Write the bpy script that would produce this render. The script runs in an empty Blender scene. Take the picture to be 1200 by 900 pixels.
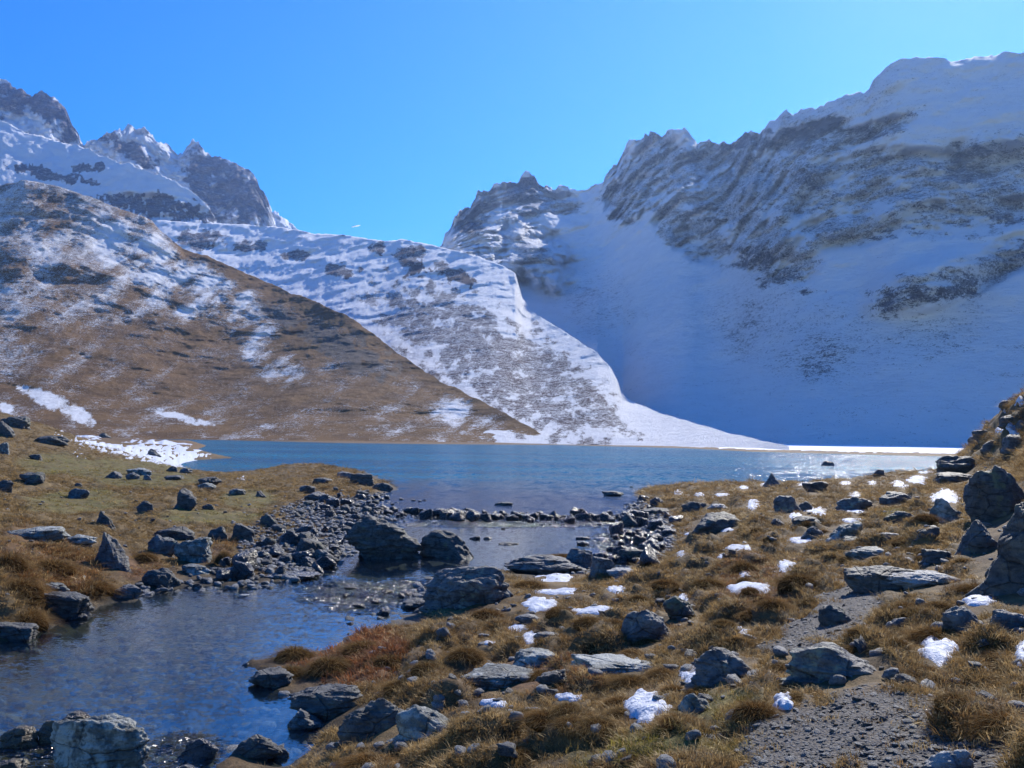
import bpy, bmesh, math, random
import numpy as np
from mathutils import Vector
R_ = math.radians
SC = bpy.context.scene
COL = SC.collection
rng = np.random.default_rng(7)
random.seed(7)

# ------------------------------------------------------------ camera, sky, sun, exposure
F = 1039.0                      # focal length in pixels of the 1200 px wide picture
CAMZ = 3.0
PITCH = math.atan2(60.0, F)
ROLL = R_(0.8)                  # the hand-held camera leans a little: the water line drops to the right
cam = bpy.data.cameras.new('camera'); cam.sensor_width = 36.0; cam.lens = F / 1200 * 36
cam.clip_start = 0.05; cam.clip_end = 20000
co = bpy.data.objects.new('camera', cam); COL.objects.link(co)
co.location = (0, 0, CAMZ)
from mathutils import Matrix
co.rotation_euler = (Matrix.Rotation(R_(90) + PITCH, 3, 'X') @ Matrix.Rotation(ROLL, 3, 'Z')).to_euler()
SC.camera = co

SUN_AZ, SUN_EL = 29.0, 36.0
w = bpy.data.worlds.new('World'); SC.world = w; w.use_nodes = True
nt = w.node_tree; nt.nodes.clear()
sky = nt.nodes.new('ShaderNodeTexSky'); sky.sky_type = 'NISHITA'; sky.sun_disc = False
sky.sun_elevation = R_(SUN_EL); sky.sun_rotation = R_(SUN_AZ)
sky.altitude = 2300; sky.air_density = 1.0; sky.dust_density = 0.35; sky.ozone_density = 2.2
hsv = nt.nodes.new('ShaderNodeHueSaturation'); hsv.inputs['Saturation'].default_value = 1.55
hsv.inputs['Value'].default_value = 1.25; hsv.inputs['Hue'].default_value = 0.514
bg = nt.nodes.new('ShaderNodeBackground'); bg.inputs['Strength'].default_value = 0.132
wo = nt.nodes.new('ShaderNodeOutputWorld')
nt.links.new(sky.outputs[0], hsv.inputs['Color']); nt.links.new(hsv.outputs[0], bg.inputs['Color'])
nt.links.new(bg.outputs[0], wo.inputs['Surface'])

sl = bpy.data.lights.new('sun', 'SUN'); sl.energy = 5.0; sl.angle = R_(0.53); sl.color = (1.0, 0.94, 0.84)
so = bpy.data.objects.new('sun', sl); COL.objects.link(so)
sd = Vector((math.sin(R_(SUN_AZ)) * math.cos(R_(SUN_EL)), math.cos(R_(SUN_AZ)) * math.cos(R_(SUN_EL)), math.sin(R_(SUN_EL))))
so.rotation_euler = sd.to_track_quat('Z', 'Y').to_euler(); so.location = sd * 300

vs = SC.view_settings; vs.view_transform = 'Standard'; vs.look = 'None'; vs.exposure = 0.58; vs.gamma = 1.0
vs.use_curve_mapping = False
SC.render.engine = 'CYCLES'
SC.cycles.use_denoising = True; SC.cycles.denoising_prefilter = 'ACCURATE'
SC.cycles.max_bounces = 6; SC.cycles.transparent_max_bounces = 8
SC.cycles.sample_clamp_indirect = 6.0; SC.cycles.volume_bounces = 0
SC.cycles.caustics_reflective = False; SC.cycles.caustics_refractive = False

# ------------------------------------------------------------ numeric helpers
CP, SP = math.cos(PITCH), math.sin(PITCH)
CR, SR = math.cos(ROLL), math.sin(ROLL)
def ray(px, py):
    """direction with unit depth (y = 1) through a picture point"""
    x = (np.asarray(px, float) - 600) / F; v = (450 - np.asarray(py, float)) / F
    x, v = x * CR - v * SR, x * SR + v * CR
    dy = CP - v * SP; dz = SP + v * CP
    return x / dy, dz / dy
def project(X, Y, Z):
    dz = Z - CAMZ
    d = Y * CP + dz * SP; u = -Y * SP + dz * CP
    x, v = X / d, u / d
    x, v = x * CR + v * SR, -x * SR + v * CR
    return 600 + F * x, 450 - F * v
PERM = rng.permutation(256)
_g = rng.normal(size=(256, 3)); G3 = (_g / np.linalg.norm(_g, axis=1)[:, None]).astype(np.float32)
_a = rng.uniform(0, 2 * np.pi, 256); G2 = np.stack([np.cos(_a), np.sin(_a)], 1).astype(np.float32)
def pn3(x, y, z):
    x, y, z = np.broadcast_arrays(x, y, z)
    xi, yi, zi = np.floor(x).astype(np.int64), np.floor(y).astype(np.int64), np.floor(z).astype(np.int64)
    fx, fy, fz = (x - xi).astype(np.float32), (y - yi).astype(np.float32), (z - zi).astype(np.float32)
    u, v, q = [f * f * f * (f * (f * 6 - 15) + 10) for f in (fx, fy, fz)]
    out = 0
    for a in (0, 1):
        pa = PERM[(xi + a) & 255]; wa = u if a else 1 - u
        for b in (0, 1):
            pb = PERM[(pa + yi + b) & 255]; wb = wa * (v if b else 1 - v)
            for c in (0, 1):
                g = G3[PERM[(pb + zi + c) & 255]]
                out = out + wb * (q if c else 1 - q) * (g[..., 0] * (fx - a) + g[..., 1] * (fy - b) + g[..., 2] * (fz - c))
    return out * 1.5
def pn2(x, y):
    x, y = np.broadcast_arrays(x, y)
    xi, yi = np.floor(x).astype(np.int64), np.floor(y).astype(np.int64)
    fx, fy = (x - xi).astype(np.float32), (y - yi).astype(np.float32)
    u, v = [f * f * f * (f * (f * 6 - 15) + 10) for f in (fx, fy)]
    out = 0
    for a in (0, 1):
        pa = PERM[(xi + a) & 255]; wa = u if a else 1 - u
        for b in (0, 1):
            g = G2[PERM[(pa + yi + b) & 255]]
            out = out + wa * (v if b else 1 - v) * (g[..., 0] * (fx - a) + g[..., 1] * (fy - b))
    return out * 1.5
def fbm2(x, y, o=4, gain=0.5):
    s, a, k = 0, 1.0, 1.0
    for i in range(o):
        s = s + a * pn2(x * k + 17.3 * i, y * k - 9.1 * i); a *= gain; k *= 2.03
    return s
def fbm3(x, y, z, o=4, gain=0.5):
    s, a, k = 0, 1.0, 1.0
    for i in range(o):
        s = s + a * pn3(x * k + 17.3 * i, y * k - 9.1 * i, z * k + 4.7 * i); a *= gain; k *= 2.03
    return s
def ridged3(x, y, z, o=4, gain=0.5):
    s, a, k = 0, 1.0, 1.0
    for i in range(o):
        s = s + a * (1 - 2 * np.abs(pn3(x * k + 7.3 * i, y * k - 3.1 * i, z * k + 1.7 * i))); a *= gain; k *= 2.07
    return s
def cell2(x, y):
    """rounded mounds: 1 in the middle of a cell, 0 in the gaps"""
    xi, yi = np.floor(x).astype(np.int64), np.floor(y).astype(np.int64)
    d1 = np.full(x.shape, 9.0); d2 = np.full(x.shape, 9.0); rr = np.zeros(x.shape)
    for a in (-1, 0, 1):
        for b in (-1, 0, 1):
            h = PERM[(PERM[(xi + a) & 255] + yi + b) & 255]; h2 = PERM[(h + 91) & 255]; h3 = PERM[(h + 37) & 255]
            dx = xi + a + h / 256. - x; dy = yi + b + h2 / 256. - y
            d = np.sqrt(dx * dx + dy * dy) / (0.75 + 0.5 * h3 / 256.)
            m = d < d1; d2 = np.minimum(d2, np.maximum(d, d1)); d1 = np.where(m, d, d1); rr = np.where(m, h3 / 256., rr)
    return np.clip(1 - (d1 / 0.85) ** 2.2, 0, 1) * sstep(0, .55, d2 - d1), rr
def sstep(a, b, x):
    t = np.clip((x - a) / (b - a), 0, 1); return t * t * (3 - 2 * t)
def blobs(px, py, lst):
    """soft union of ellipses (cx, cy, rx, ry[, slope]) given in picture coordinates"""
    m = np.full(px.shape, -50.0)
    for b in lst:
        cx, cy, rx, ry = b[:4]; sh = b[4] if len(b) > 4 else 0
        dx = px - cx; dy = py - cy - sh * dx
        m = np.maximum(m, 1 - (dx / rx) ** 2 - (dy / ry) ** 2)
    return m
def smooth1(a, n):
    k = np.hanning(2 * n + 3); k /= k.sum(); return np.convolve(np.pad(a, n + 1, mode='edge'), k, mode='valid')
def line(pts, x):
    p = np.array(pts, float); return np.interp(x, p[:, 0], p[:, 1])

# ------------------------------------------------------------ blender helpers
def tag(o, label=None, cat=None, group=None, kind=None):
    if label: o['label'] = label
    if cat: o['category'] = cat
    if group: o['group'] = group
    if kind: o['kind'] = kind
    return o
def mesh_np(name, verts, quads, smooth=True, tris=None):
    me = bpy.data.meshes.new(name)
    verts = np.asarray(verts, np.float32)
    me.vertices.add(len(verts)); me.vertices.foreach_set('co', verts.ravel())
    q = np.asarray(quads, np.int32) if quads is not None and len(quads) else np.zeros((0, 4), np.int32)
    t = np.asarray(tris, np.int32) if tris is not None else np.zeros((0, 3), np.int32)
    nl = q.size + t.size
    me.loops.add(nl); me.loops.foreach_set('vertex_index', np.concatenate([q.ravel(), t.ravel()]))
    me.polygons.add(len(q) + len(t))
    st = np.concatenate([np.arange(len(q)) * 4, q.size + np.arange(len(t)) * 3]).astype(np.int32)
    me.polygons.foreach_set('loop_start', st)
    me.update(calc_edges=True)
    me.polygons.foreach_set('use_smooth', np.full(len(me.polygons), smooth))
    me.validate()
    return me
def grid_quads(nr, nc):
    i = np.arange(nr - 1)[:, None] * nc + np.arange(nc - 1)[None, :]
    return np.stack([i, i + 1, i + nc + 1, i + nc], -1).reshape(-1, 4)
def attr(me, name, vals):
    a = me.attributes.new(name, 'FLOAT', 'POINT'); a.data.foreach_set('value', np.asarray(vals, np.float32).ravel())
def attr_col(me, name, rgb):
    a = me.attributes.new(name, 'FLOAT_COLOR', 'POINT')
    c = np.ones((len(rgb), 4), np.float32); c[:, :3] = rgb; a.data.foreach_set('color', c.ravel())
def link(name, me, mat=None, parent=None):
    o = bpy.data.objects.new(name, me); COL.objects.link(o)
    if mat is not None and not me.materials: me.materials.append(mat)
    if parent is not None: o.parent = parent
    return o

class NT:
    """small node-graph writer"""
    def __init__(s, name):
        s.m = bpy.data.materials.new(name); s.m.use_nodes = True; s.t = s.m.node_tree; s.t.nodes.clear()
        s.out = s.n('ShaderNodeOutputMaterial')
    def n(s, kind, **kw):
        nd = s.t.nodes.new(kind)
        for k, v in kw.items(): setattr(nd, k, v)
        return nd
    def set(s, sock, v):
        if isinstance(v, bpy.types.NodeSocket): s.t.links.new(v, sock)
        elif v is not None:
            if isinstance(v, tuple) and len(v) == 3 and sock.type == 'RGBA': v = v + (1,)
            sock.default_value = v
    def attr(s, name, kind='GEOMETRY', out='Fac'):
        a = s.n('ShaderNodeAttribute'); a.attribute_type = kind; a.attribute_name = name; return a.outputs[out]
    def pos(s, scale=None):
        g = s.n('ShaderNodeNewGeometry').outputs['Position']
        if scale is None: return g
        m = s.n('ShaderNodeVectorMath', operation='MULTIPLY'); s.set(m.inputs[0], g); m.inputs[1].default_value = scale
        return m.outputs[0]
    def objco(s, scale=(1, 1, 1)):
        g = s.n('ShaderNodeTexCoord').outputs['Object']
        m = s.n('ShaderNodeVectorMath', operation='MULTIPLY'); s.set(m.inputs[0], g); m.inputs[1].default_value = scale
        oi = s.n('ShaderNodeObjectInfo').outputs['Random']
        k = s.n('ShaderNodeMath', operation='MULTIPLY'); s.set(k.inputs[0], oi); k.inputs[1].default_value = 57.0
        a = s.n('ShaderNodeVectorMath', operation='ADD'); s.set(a.inputs[0], m.outputs[0]); s.set(a.inputs[1], k.outputs[0])
        return a.outputs[0]
    def noise(s, vec, scale, detail=4, rough=0.55, dist=0.0, out='Fac'):
        a = s.n('ShaderNodeTexNoise'); s.set(a.inputs['Vector'], vec); a.inputs['Scale'].default_value = scale
        a.inputs['Detail'].default_value = detail; a.inputs['Roughness'].default_value = rough; a.inputs['Distortion'].default_value = dist
        return a.outputs[out]
    def vor(s, vec, scale, feat='F1', out='Distance'):
        a = s.n('ShaderNodeTexVoronoi', feature=feat); s.set(a.inputs['Vector'], vec); a.inputs['Scale'].default_value = scale
        return a.outputs[out]
    def math(s, op, a, b=None, c=None):
        m = s.n('ShaderNodeMath', operation=op)
        for i, v in enumerate((a, b, c)): s.set(m.inputs[i], v) if v is not None else None
        return m.outputs[0]
    def ramp(s, fac, lo, hi, a=0.0, b=1.0):
        m = s.n('ShaderNodeMapRange'); m.interpolation_type = 'SMOOTHSTEP'
        s.set(m.inputs[0], fac); s.set(m.inputs[1], lo); s.set(m.inputs[2], hi); m.inputs[3].default_value = a; m.inputs[4].default_value = b
        return m.outputs[0]
    def mix(s, fac, a, b, mode='MIX'):
        m = s.n('ShaderNodeMix', data_type='RGBA', blend_type=mode)
        s.set(m.inputs[0], fac); s.set(m.inputs[6], a); s.set(m.inputs[7], b); return m.outputs[2]
    def bump(s, h, strength, dist, normal=None):
        b = s.n('ShaderNodeBump'); s.set(b.inputs['Strength'], strength); b.inputs['Distance'].default_value = dist
        s.set(b.inputs['Height'], h)
        if normal is not None: s.set(b.inputs['Normal'], normal)
        return b.outputs[0]
    def waves(s, layers, amt):
        """surface normal built from random wave slopes (so distant, tiny waves still sparkle)"""
        tot = None
        for vec, sc, k in layers:
            c = s.noise(vec, sc, 2, 0.6, out='Color')
            v = s.n('ShaderNodeVectorMath', operation='SUBTRACT'); s.set(v.inputs[0], c); v.inputs[1].default_value = (.5, .5, .5)
            q = s.n('ShaderNodeVectorMath', operation='MULTIPLY'); s.set(q.inputs[0], v.outputs[0]); q.inputs[1].default_value = (k, k, 0)
            if tot is None: tot = q.outputs[0]
            else:
                a = s.n('ShaderNodeVectorMath', operation='ADD'); s.set(a.inputs[0], tot); s.set(a.inputs[1], q.outputs[0]); tot = a.outputs[0]
        a = s.n('ShaderNodeVectorMath', operation='SCALE'); s.set(a.inputs[0], tot); s.set(a.inputs['Scale'], amt)
        b = s.n('ShaderNodeVectorMath', operation='ADD'); s.set(b.inputs[0], a.outputs[0]); b.inputs[1].default_value = (0, 0, 1)
        n = s.n('ShaderNodeVectorMath', operation='NORMALIZE'); s.set(n.inputs[0], b.outputs[0]); return n.outputs[0]
    def pbr(s, color, rough=0.8, normal=None, spec=0.5, **kw):
        p = s.n('ShaderNodeBsdfPrincipled'); s.set(p.inputs['Base Color'], color); s.set(p.inputs['Roughness'], rough)
        s.set(p.inputs['Specular IOR Level'], spec)
        if normal is not None: s.set(p.inputs['Normal'], normal)
        for k, v in kw.items(): s.set(p.inputs[k], v)
        return p.outputs[0]
    def done(s, sh):
        s.t.links.new(sh, s.out.inputs['Surface']); return s.m

# ------------------------------------------------------------ materials
def mat_mountain(name, rock, rock2, grass, speck=1.0, snowc=(0.9, 0.91, 0.93), scale=1.0, dust=0.28):
    """rock / dry grass under broken snow; 'snow' and 'grass' are coverage attributes of the mesh"""
    m = NT(name)
    p = m.pos(); ps = m.pos((1.0, 1.0, 2.2))
    n1 = m.noise(ps, 0.035 * scale, 8, 0.65, 0.4); n2 = m.noise(m.pos((1, 1, 2.4)), 0.55 * scale, 8, 0.75); n4 = m.noise(m.pos((1, 1, 4)), 0.13 * scale, 8, 0.75)
    n3 = m.noise(m.pos((1, 1, 3.5)), 1.7 * scale, 4, 0.7)
    rk = m.mix(m.ramp(n1, 0.35, 0.65), rock, rock2)
    rk = m.mix(m.ramp(n2, 0.4, 0.75), rk, tuple(c * 0.45 for c in rock), 'MIX')
    gr = m.mix(m.ramp(n1, 0.4, 0.62), grass, tuple(c * k for c, k in zip(grass, (0.62, 0.6, 0.6))))
    gr = m.mix(m.ramp(n3, 0.52, 0.72), gr, tuple(c * 0.4 for c in grass))
    base = m.mix(m.attr('grass'), rk, gr)
    # snow: coverage against layered noise
    a = m.math('ADD', m.math('MULTIPLY', n1, 0.12), m.math('MULTIPLY', n4, 0.38)); b = m.math('MULTIPLY', n2, 0.55 * speck); c = m.math('MULTIPLY', n3, 0.55 * speck)
    s = m.math('ADD', m.math('ADD', a, b), c)
    mean = 0.25 + 0.55 * speck
    thr = m.math('ADD', m.math('MULTIPLY', m.math('SUBTRACT', 1.0, m.attr('snow')), 0.46), mean - 0.23)
    sn = m.ramp(m.math('SUBTRACT', s, thr), -0.024, 0.018)
    thinn = m.noise(m.pos((1, 1, 2.0)), 0.05 * scale, 8, 0.7)
    sc_ = m.mix(m.ramp(thinn, 0.42, 0.72, 0.0, dust), snowc, m.mix(0.5, base, snowc))
    sc_ = m.mix(m.ramp(n3, 0.5, 0.8, 0.0, dust), sc_, m.mix(0.5, base, snowc))
    colr = m.mix(sn, base, sc_)
    h = m.math('ADD', m.math('MULTIPLY', n2, 1.0), m.math('MULTIPLY', n3, 0.6))
    hb = m.math('MULTIPLY', h, m.math('SUBTRACT', 1.0, m.math('MULTIPLY', sn, 0.4)))
    hb = m.math('ADD', hb, m.math('MULTIPLY', n4, 1.6))
    nb = m.bump(hb, 0.9, 3.0 / scale)
    return m.done(m.pbr(colr, 0.85, nb, 0.2))
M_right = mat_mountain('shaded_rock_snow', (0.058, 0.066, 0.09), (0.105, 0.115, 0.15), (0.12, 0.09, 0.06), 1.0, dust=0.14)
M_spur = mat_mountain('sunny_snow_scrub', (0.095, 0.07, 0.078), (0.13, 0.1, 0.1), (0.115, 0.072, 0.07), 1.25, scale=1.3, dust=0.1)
M_hill = mat_mountain('dry_grass_hill', (0.13, 0.11, 0.09), (0.2, 0.165, 0.13), (0.25, 0.142, 0.052), 1.5, scale=1.6)
M_peak = mat_mountain('rock_peak', (0.10, 0.09, 0.095), (0.21, 0.17, 0.15), (0.16, 0.11, 0.07), 0.9, scale=0.8)

def mat_ground():
    m = NT('turf_and_gravel'); p = m.pos()
    c = m.attr('tint', out='Color')
    n1 = m.noise(p, 2.2, 6, 0.65); n2 = m.noise(p, 16, 5, 0.7); n3 = m.noise(p, 70, 3, 0.7)
    c = m.mix(m.ramp(n1, 0.35, 0.7), c, m.mix(1.0, c, (0.55, 0.52, 0.5), 'MULTIPLY'))
    c = m.mix(m.ramp(n2, 0.45, 0.75), c, m.mix(1.0, c, (1.7, 1.6, 1.5), 'MULTIPLY'))
    c = m.mix(m.ramp(n3, 0.5, 0.8), c, m.mix(1.0, c, (0.4, 0.4, 0.42), 'MULTIPLY'))
    # pebbly zones
    v = m.vor(p, 55); vc = m.n('ShaderNodeTexVoronoi'); m.set(vc.inputs['Vector'], p); vc.inputs['Scale'].default_value = 55
    bw = m.n('ShaderNodeRGBToBW'); m.set(bw.inputs[0], vc.outputs['Color'])
    pc = m.mix(m.ramp(bw.outputs[0], 0.1, 0.9), (0.035, 0.033, 0.034), (0.17, 0.165, 0.16))
    g = m.attr('gravel')
    c = m.mix(g, c, m.mix(m.ramp(v, 0.35, 0.6), pc, (0.125, 0.108, 0.088)))
    far = m.attr('snow'); ns = m.noise(m.pos((1, 1, 1)), 0.25, 8, 0.7)
    sn = m.ramp(m.math('SUBTRACT', m.math('ADD', far, ns), 1.0), -0.03, 0.03)
    c = m.mix(sn, c, (0.84, 0.85, 0.88))
    h = m.math('ADD', m.math('MULTIPLY', n2, 0.7), m.math('MULTIPLY', n3, 0.3))
    nb = m.bump(h, 0.9, 0.035)
    hv = m.math('MULTIPLY', m.math('SUBTRACT', 0.6, v), g)
    nb = m.bump(hv, 0.8, 0.014, nb)
    return m.done(m.pbr(c, 0.85, nb, 0.25))
M_ground = mat_ground()

def mat_rock(name, a, b, lichen, wet=False, lich_amt=0.56, rough=0.62):
    m = NT(name); o = m.objco(); st = m.objco((0.8, 0.8, 3.0))
    n0 = m.noise(o, 1.6, 5, 0.6); n1 = m.noise(o, 7, 8, 0.68); n2 = m.noise(o, 34, 4, 0.7); n3 = m.noise(st, 5, 6, 0.65, 0.8)
    c = m.mix(m.ramp(n1, 0.35, 0.68), a, b)
    c = m.mix(m.ramp(n3, 0.5, 0.66), c, tuple(x * 0.5 for x in a))
    l1 = m.math('ADD', m.math('MULTIPLY', n0, 0.5), m.math('MULTIPLY', n1, 0.5))
    c = m.mix(m.ramp(l1, lich_amt - 0.03, lich_amt + 0.05), c, lichen)
    c = m.mix(m.ramp(n2, 0.55, 0.75), c, tuple(x * 0.35 for x in a))
    ve = m.vor(m.objco((1, 1, 1.6)), 2.3, 'DISTANCE_TO_EDGE')
    crack = m.ramp(m.math('ADD', ve, m.math('MULTIPLY', n1, 0.08)), 0.035, 0.07, 1.0, 0.0)
    c = m.mix(m.math('MULTIPLY', crack, 0.45), c, tuple(x * 0.3 for x in a))
    h = m.math('ADD', m.math('MULTIPLY', n1, 0.7), m.math('ADD', m.math('MULTIPLY', n2, 0.25), m.math('MULTIPLY', n3, 0.6)))
    h = m.math('SUBTRACT', h, m.math('MULTIPLY', crack, 0.3))
    nb = m.bump(h, 0.9, 0.09)
    if wet:
        r = m.ramp(n1, 0.3, 0.7, 0.12, 0.5)
        return m.done(m.pbr(c, r, nb, 0.6))
    return m.done(m.pbr(c, rough, nb, 0.4))
M_rock = mat_rock('grey_schist', (0.085, 0.083, 0.085), (0.2, 0.195, 0.18), (0.25, 0.265, 0.19), lich_amt=0.58)
M_rockl = mat_rock('lichen_rock', (0.11, 0.118, 0.105), (0.22, 0.23, 0.2), (0.36, 0.37, 0.33), lich_amt=0.52)
M_rockd = mat_rock('dark_mossy_rock', (0.06, 0.059, 0.058), (0.135, 0.13, 0.112), (0.14, 0.14, 0.075), lich_amt=0.58)
M_wet = mat_rock('wet_dark_rock', (0.03, 0.03, 0.034), (0.075, 0.07, 0.068), (0.1, 0.095, 0.075), wet=True, lich_amt=0.64)
M_pale = mat_rock('pale_stone', (0.22, 0.22, 0.22), (0.4, 0.4, 0.38), (0.5, 0.5, 0.46), lich_amt=0.6)
M_brown = mat_rock('brown_algae_rock', (0.05, 0.035, 0.02), (0.12, 0.085, 0.04), (0.15, 0.12, 0.06), wet=True, lich_amt=0.56)

def mat_snow():
    m = NT('old_snow'); p = m.pos()
    n = m.noise(p, 9, 5, 0.6); n2 = m.noise(p, 60, 3, 0.6)
    c = m.mix(m.ramp(n, 0.3, 0.7), (0.46, 0.5, 0.57), (0.66, 0.68, 0.73))
    nb = m.bump(m.math('ADD', n, m.math('MULTIPLY', n2, 0.2)), 0.8, 0.09)
    return m.done(m.pbr(c, 0.6, nb, 0.3))
M_snow = mat_snow()

def mat_grass():
    m = NT('grass_blades')
    t = m.attr('tint', 'INSTANCER', 'Color'); rnd = m.n('ShaderNodeObjectInfo').outputs['Random']
    hgt = m.attr('hgt')
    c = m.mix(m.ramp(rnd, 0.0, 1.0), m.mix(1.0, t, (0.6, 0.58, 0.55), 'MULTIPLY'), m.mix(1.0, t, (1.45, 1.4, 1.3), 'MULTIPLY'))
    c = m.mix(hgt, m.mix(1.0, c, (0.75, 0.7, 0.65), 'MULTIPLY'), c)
    d = m.n('ShaderNodeBsdfDiffuse'); m.set(d.inputs[0], c)
    tr = m.n('ShaderNodeBsdfTranslucent'); m.set(tr.inputs[0], c)
    g = m.n('ShaderNodeBsdfGlossy'); g.inputs['Roughness'].default_value = 0.45; m.set(g.inputs[0], (0.5, 0.45, 0.35))
    a = m.n('ShaderNodeMixShader'); a.inputs[0].default_value = 0.42; m.set(a.inputs[1], d.outputs[0]); m.set(a.inputs[2], tr.outputs[0])
    b = m.n('ShaderNodeMixShader'); b.inputs[0].default_value = 0.05; m.set(b.inputs[1], a.outputs[0]); m.set(b.inputs[2], g.outputs[0])
    return m.done(b.outputs[0])
M_grass = mat_grass()
def mat_tussock():
    m = NT('tussock_grass')
    oi = m.n('ShaderNodeObjectInfo').outputs['Random']; hgt = m.attr('hgt'); n = m.noise(m.objco(), 9, 3)
    t = m.mix(m.ramp(oi, 0.0, 1.0), (0.27, 0.15, 0.055), (0.23, 0.16, 0.07))
    t = m.mix(m.ramp(n, 0.35, 0.7), t, m.mix(1.0, t, (1.4, 1.35, 1.2), 'MULTIPLY'))
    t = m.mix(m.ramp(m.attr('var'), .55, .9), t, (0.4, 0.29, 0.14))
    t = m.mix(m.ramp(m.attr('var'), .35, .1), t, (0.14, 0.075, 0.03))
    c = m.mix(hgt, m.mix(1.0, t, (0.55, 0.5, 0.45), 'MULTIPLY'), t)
    d = m.n('ShaderNodeBsdfDiffuse'); m.set(d.inputs[0], c)
    tr = m.n('ShaderNodeBsdfTranslucent'); m.set(tr.inputs[0], c)
    a = m.n('ShaderNodeMixShader'); a.inputs[0].default_value = 0.35; m.set(a.inputs[1], d.outputs[0]); m.set(a.inputs[2], tr.outputs[0])
    return m.done(a.outputs[0])
M_tuss = mat_tussock()

def mat_lake():
    m = NT('lake_water'); p = m.pos()
    sh = m.attr('shallow')
    big = m.noise(m.pos((0.25, 1.0, 1)), 0.06, 3, 0.6)
    c = m.mix(sh, m.mix(m.ramp(big, 0.35, 0.65), (0.002, 0.075, 0.155), (0.005, 0.12, 0.2)), (0.03, 0.055, 0.11))
    nb = m.waves([(m.pos((1, .4, 1)), 1.3, 0.8), (m.pos((1, 1.3, 1)), 4.0, 0.9)], m.attr('chop'))
    d = m.n('ShaderNodeBsdfDiffuse'); m.set(d.inputs[0], c)
    fr = m.n('ShaderNodeFresnel'); fr.inputs[0].default_value = 1.33; m.set(fr.inputs[1], nb)
    g = m.n('ShaderNodeBsdfGlossy'); g.inputs['Roughness'].default_value = 0.15; m.set(g.inputs['Normal'], nb); m.set(g.inputs[0], (1, 1, 1))
    a = m.n('ShaderNodeMixShader'); m.set(a.inputs[0], m.math('MULTIPLY', fr.outputs[0], 0.5)); m.set(a.inputs[1], d.outputs[0]); m.set(a.inputs[2], g.outputs[0])
    return m.done(a.outputs[0])
M_lake = mat_lake()
def mat_stream():
    m = NT('clear_stream_water'); p = m.pos()
    rf = m.attr('chop')
    nb = m.waves([(m.pos((1.0, 1.8, 1)), 4.5, 0.16), (m.pos((1, 1.5, 1)), 15, 0.3)], rf)
    dt = m.n('ShaderNodeVectorMath', operation='DOT_PRODUCT'); m.set(dt.inputs[0], nb); m.set(dt.inputs[1], m.n('ShaderNodeNewGeometry').outputs['Incoming'])
    fres = m.math('ADD', 0.03, m.math('MULTIPLY', 0.97, m.math('POWER', m.math('SUBTRACT', 1.0, m.math('ABSOLUTE', dt.outputs['Value'])), 4.2)))
    tr0 = m.n('ShaderNodeBsdfTransparent'); m.set(tr0.inputs[0], (0.58, 0.66, 0.62))
    bd = m.n('ShaderNodeBsdfDiffuse'); m.set(bd.inputs[0], (0.01, 0.035, 0.09))
    tr = m.n('ShaderNodeMixShader'); tr.inputs[0].default_value = 0.10; m.set(tr.inputs[1], tr0.outputs[0]); m.set(tr.inputs[2], bd.outputs[0])
    g = m.n('ShaderNodeBsdfGlossy'); g.inputs['Roughness'].default_value = 0.1; m.set(g.inputs['Normal'], nb); m.set(g.inputs[0], (1, 1, 1))
    a = m.n('ShaderNodeMixShader'); m.set(a.inputs[0], m.math('MINIMUM', fres, 1.0)); m.set(a.inputs[1], tr.outputs[0]); m.set(a.inputs[2], g.outputs[0])
    return m.done(a.outputs[0])
M_stream = mat_stream()

# ------------------------------------------------------------ terrain height
CTRL = []                                    # X, Y, z
def cY(px, py, Y):
    dx, dz = ray(px, py); CTRL.append((dx * Y, Y, CAMZ + dz * Y))
def c0(px, py, z=0.0):                       # point seen on the water line, height z there
    dx, dz = ray(px, py); Y = -CAMZ / dz; CTRL.append((dx * Y, Y, z))
# water's edge
for q in [(0,750),(60,731),(100,717),(180,692),(270,685),(335,676),(375,662),(395,645),(440,582),(466,573),
          (300,803),(325,772),(420,738),(480,722),(488,705),(500,690),(590,668),(700,672),(760,662),(790,635),(765,606),(748,590),(742,577)]:
    c0(*q, 0.0)
for q in [(-120,800,0.0),(-250,800,0.5)]: c0(*q)
# low stone bars
for q in [(380,600,.05),(410,588,.02),(400,620,.0),(450,606,-.05),(520,605,-.06),(600,606,-.06),(680,607,-.06),(740,608,-.03)]: c0(*q)
# left bank and meadow (by depth)
for q in [(0,700,13.5),(0,650,16),(0,600,22),(0,560,35),(0,520,60),(0,484,75),(60,690,15),(120,660,17.8),(120,600,27),(120,550,55),(120,521,150),
          (60,507,90),(100,513,200),(200,650,20.2),(200,600,28.5),(200,560,50),(200,530,92),(220,516.3,190),(300,640,22.8),(300,600,31),(300,560,54),
          (300,534,105),(350,600,33.5),(350,560,57),(340,545,78),(385,554,62),(430,563,52),(-200,560,30),(-200,480,70),(-200,640,14),(252,519.5,178)]: cY(*q)
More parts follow.
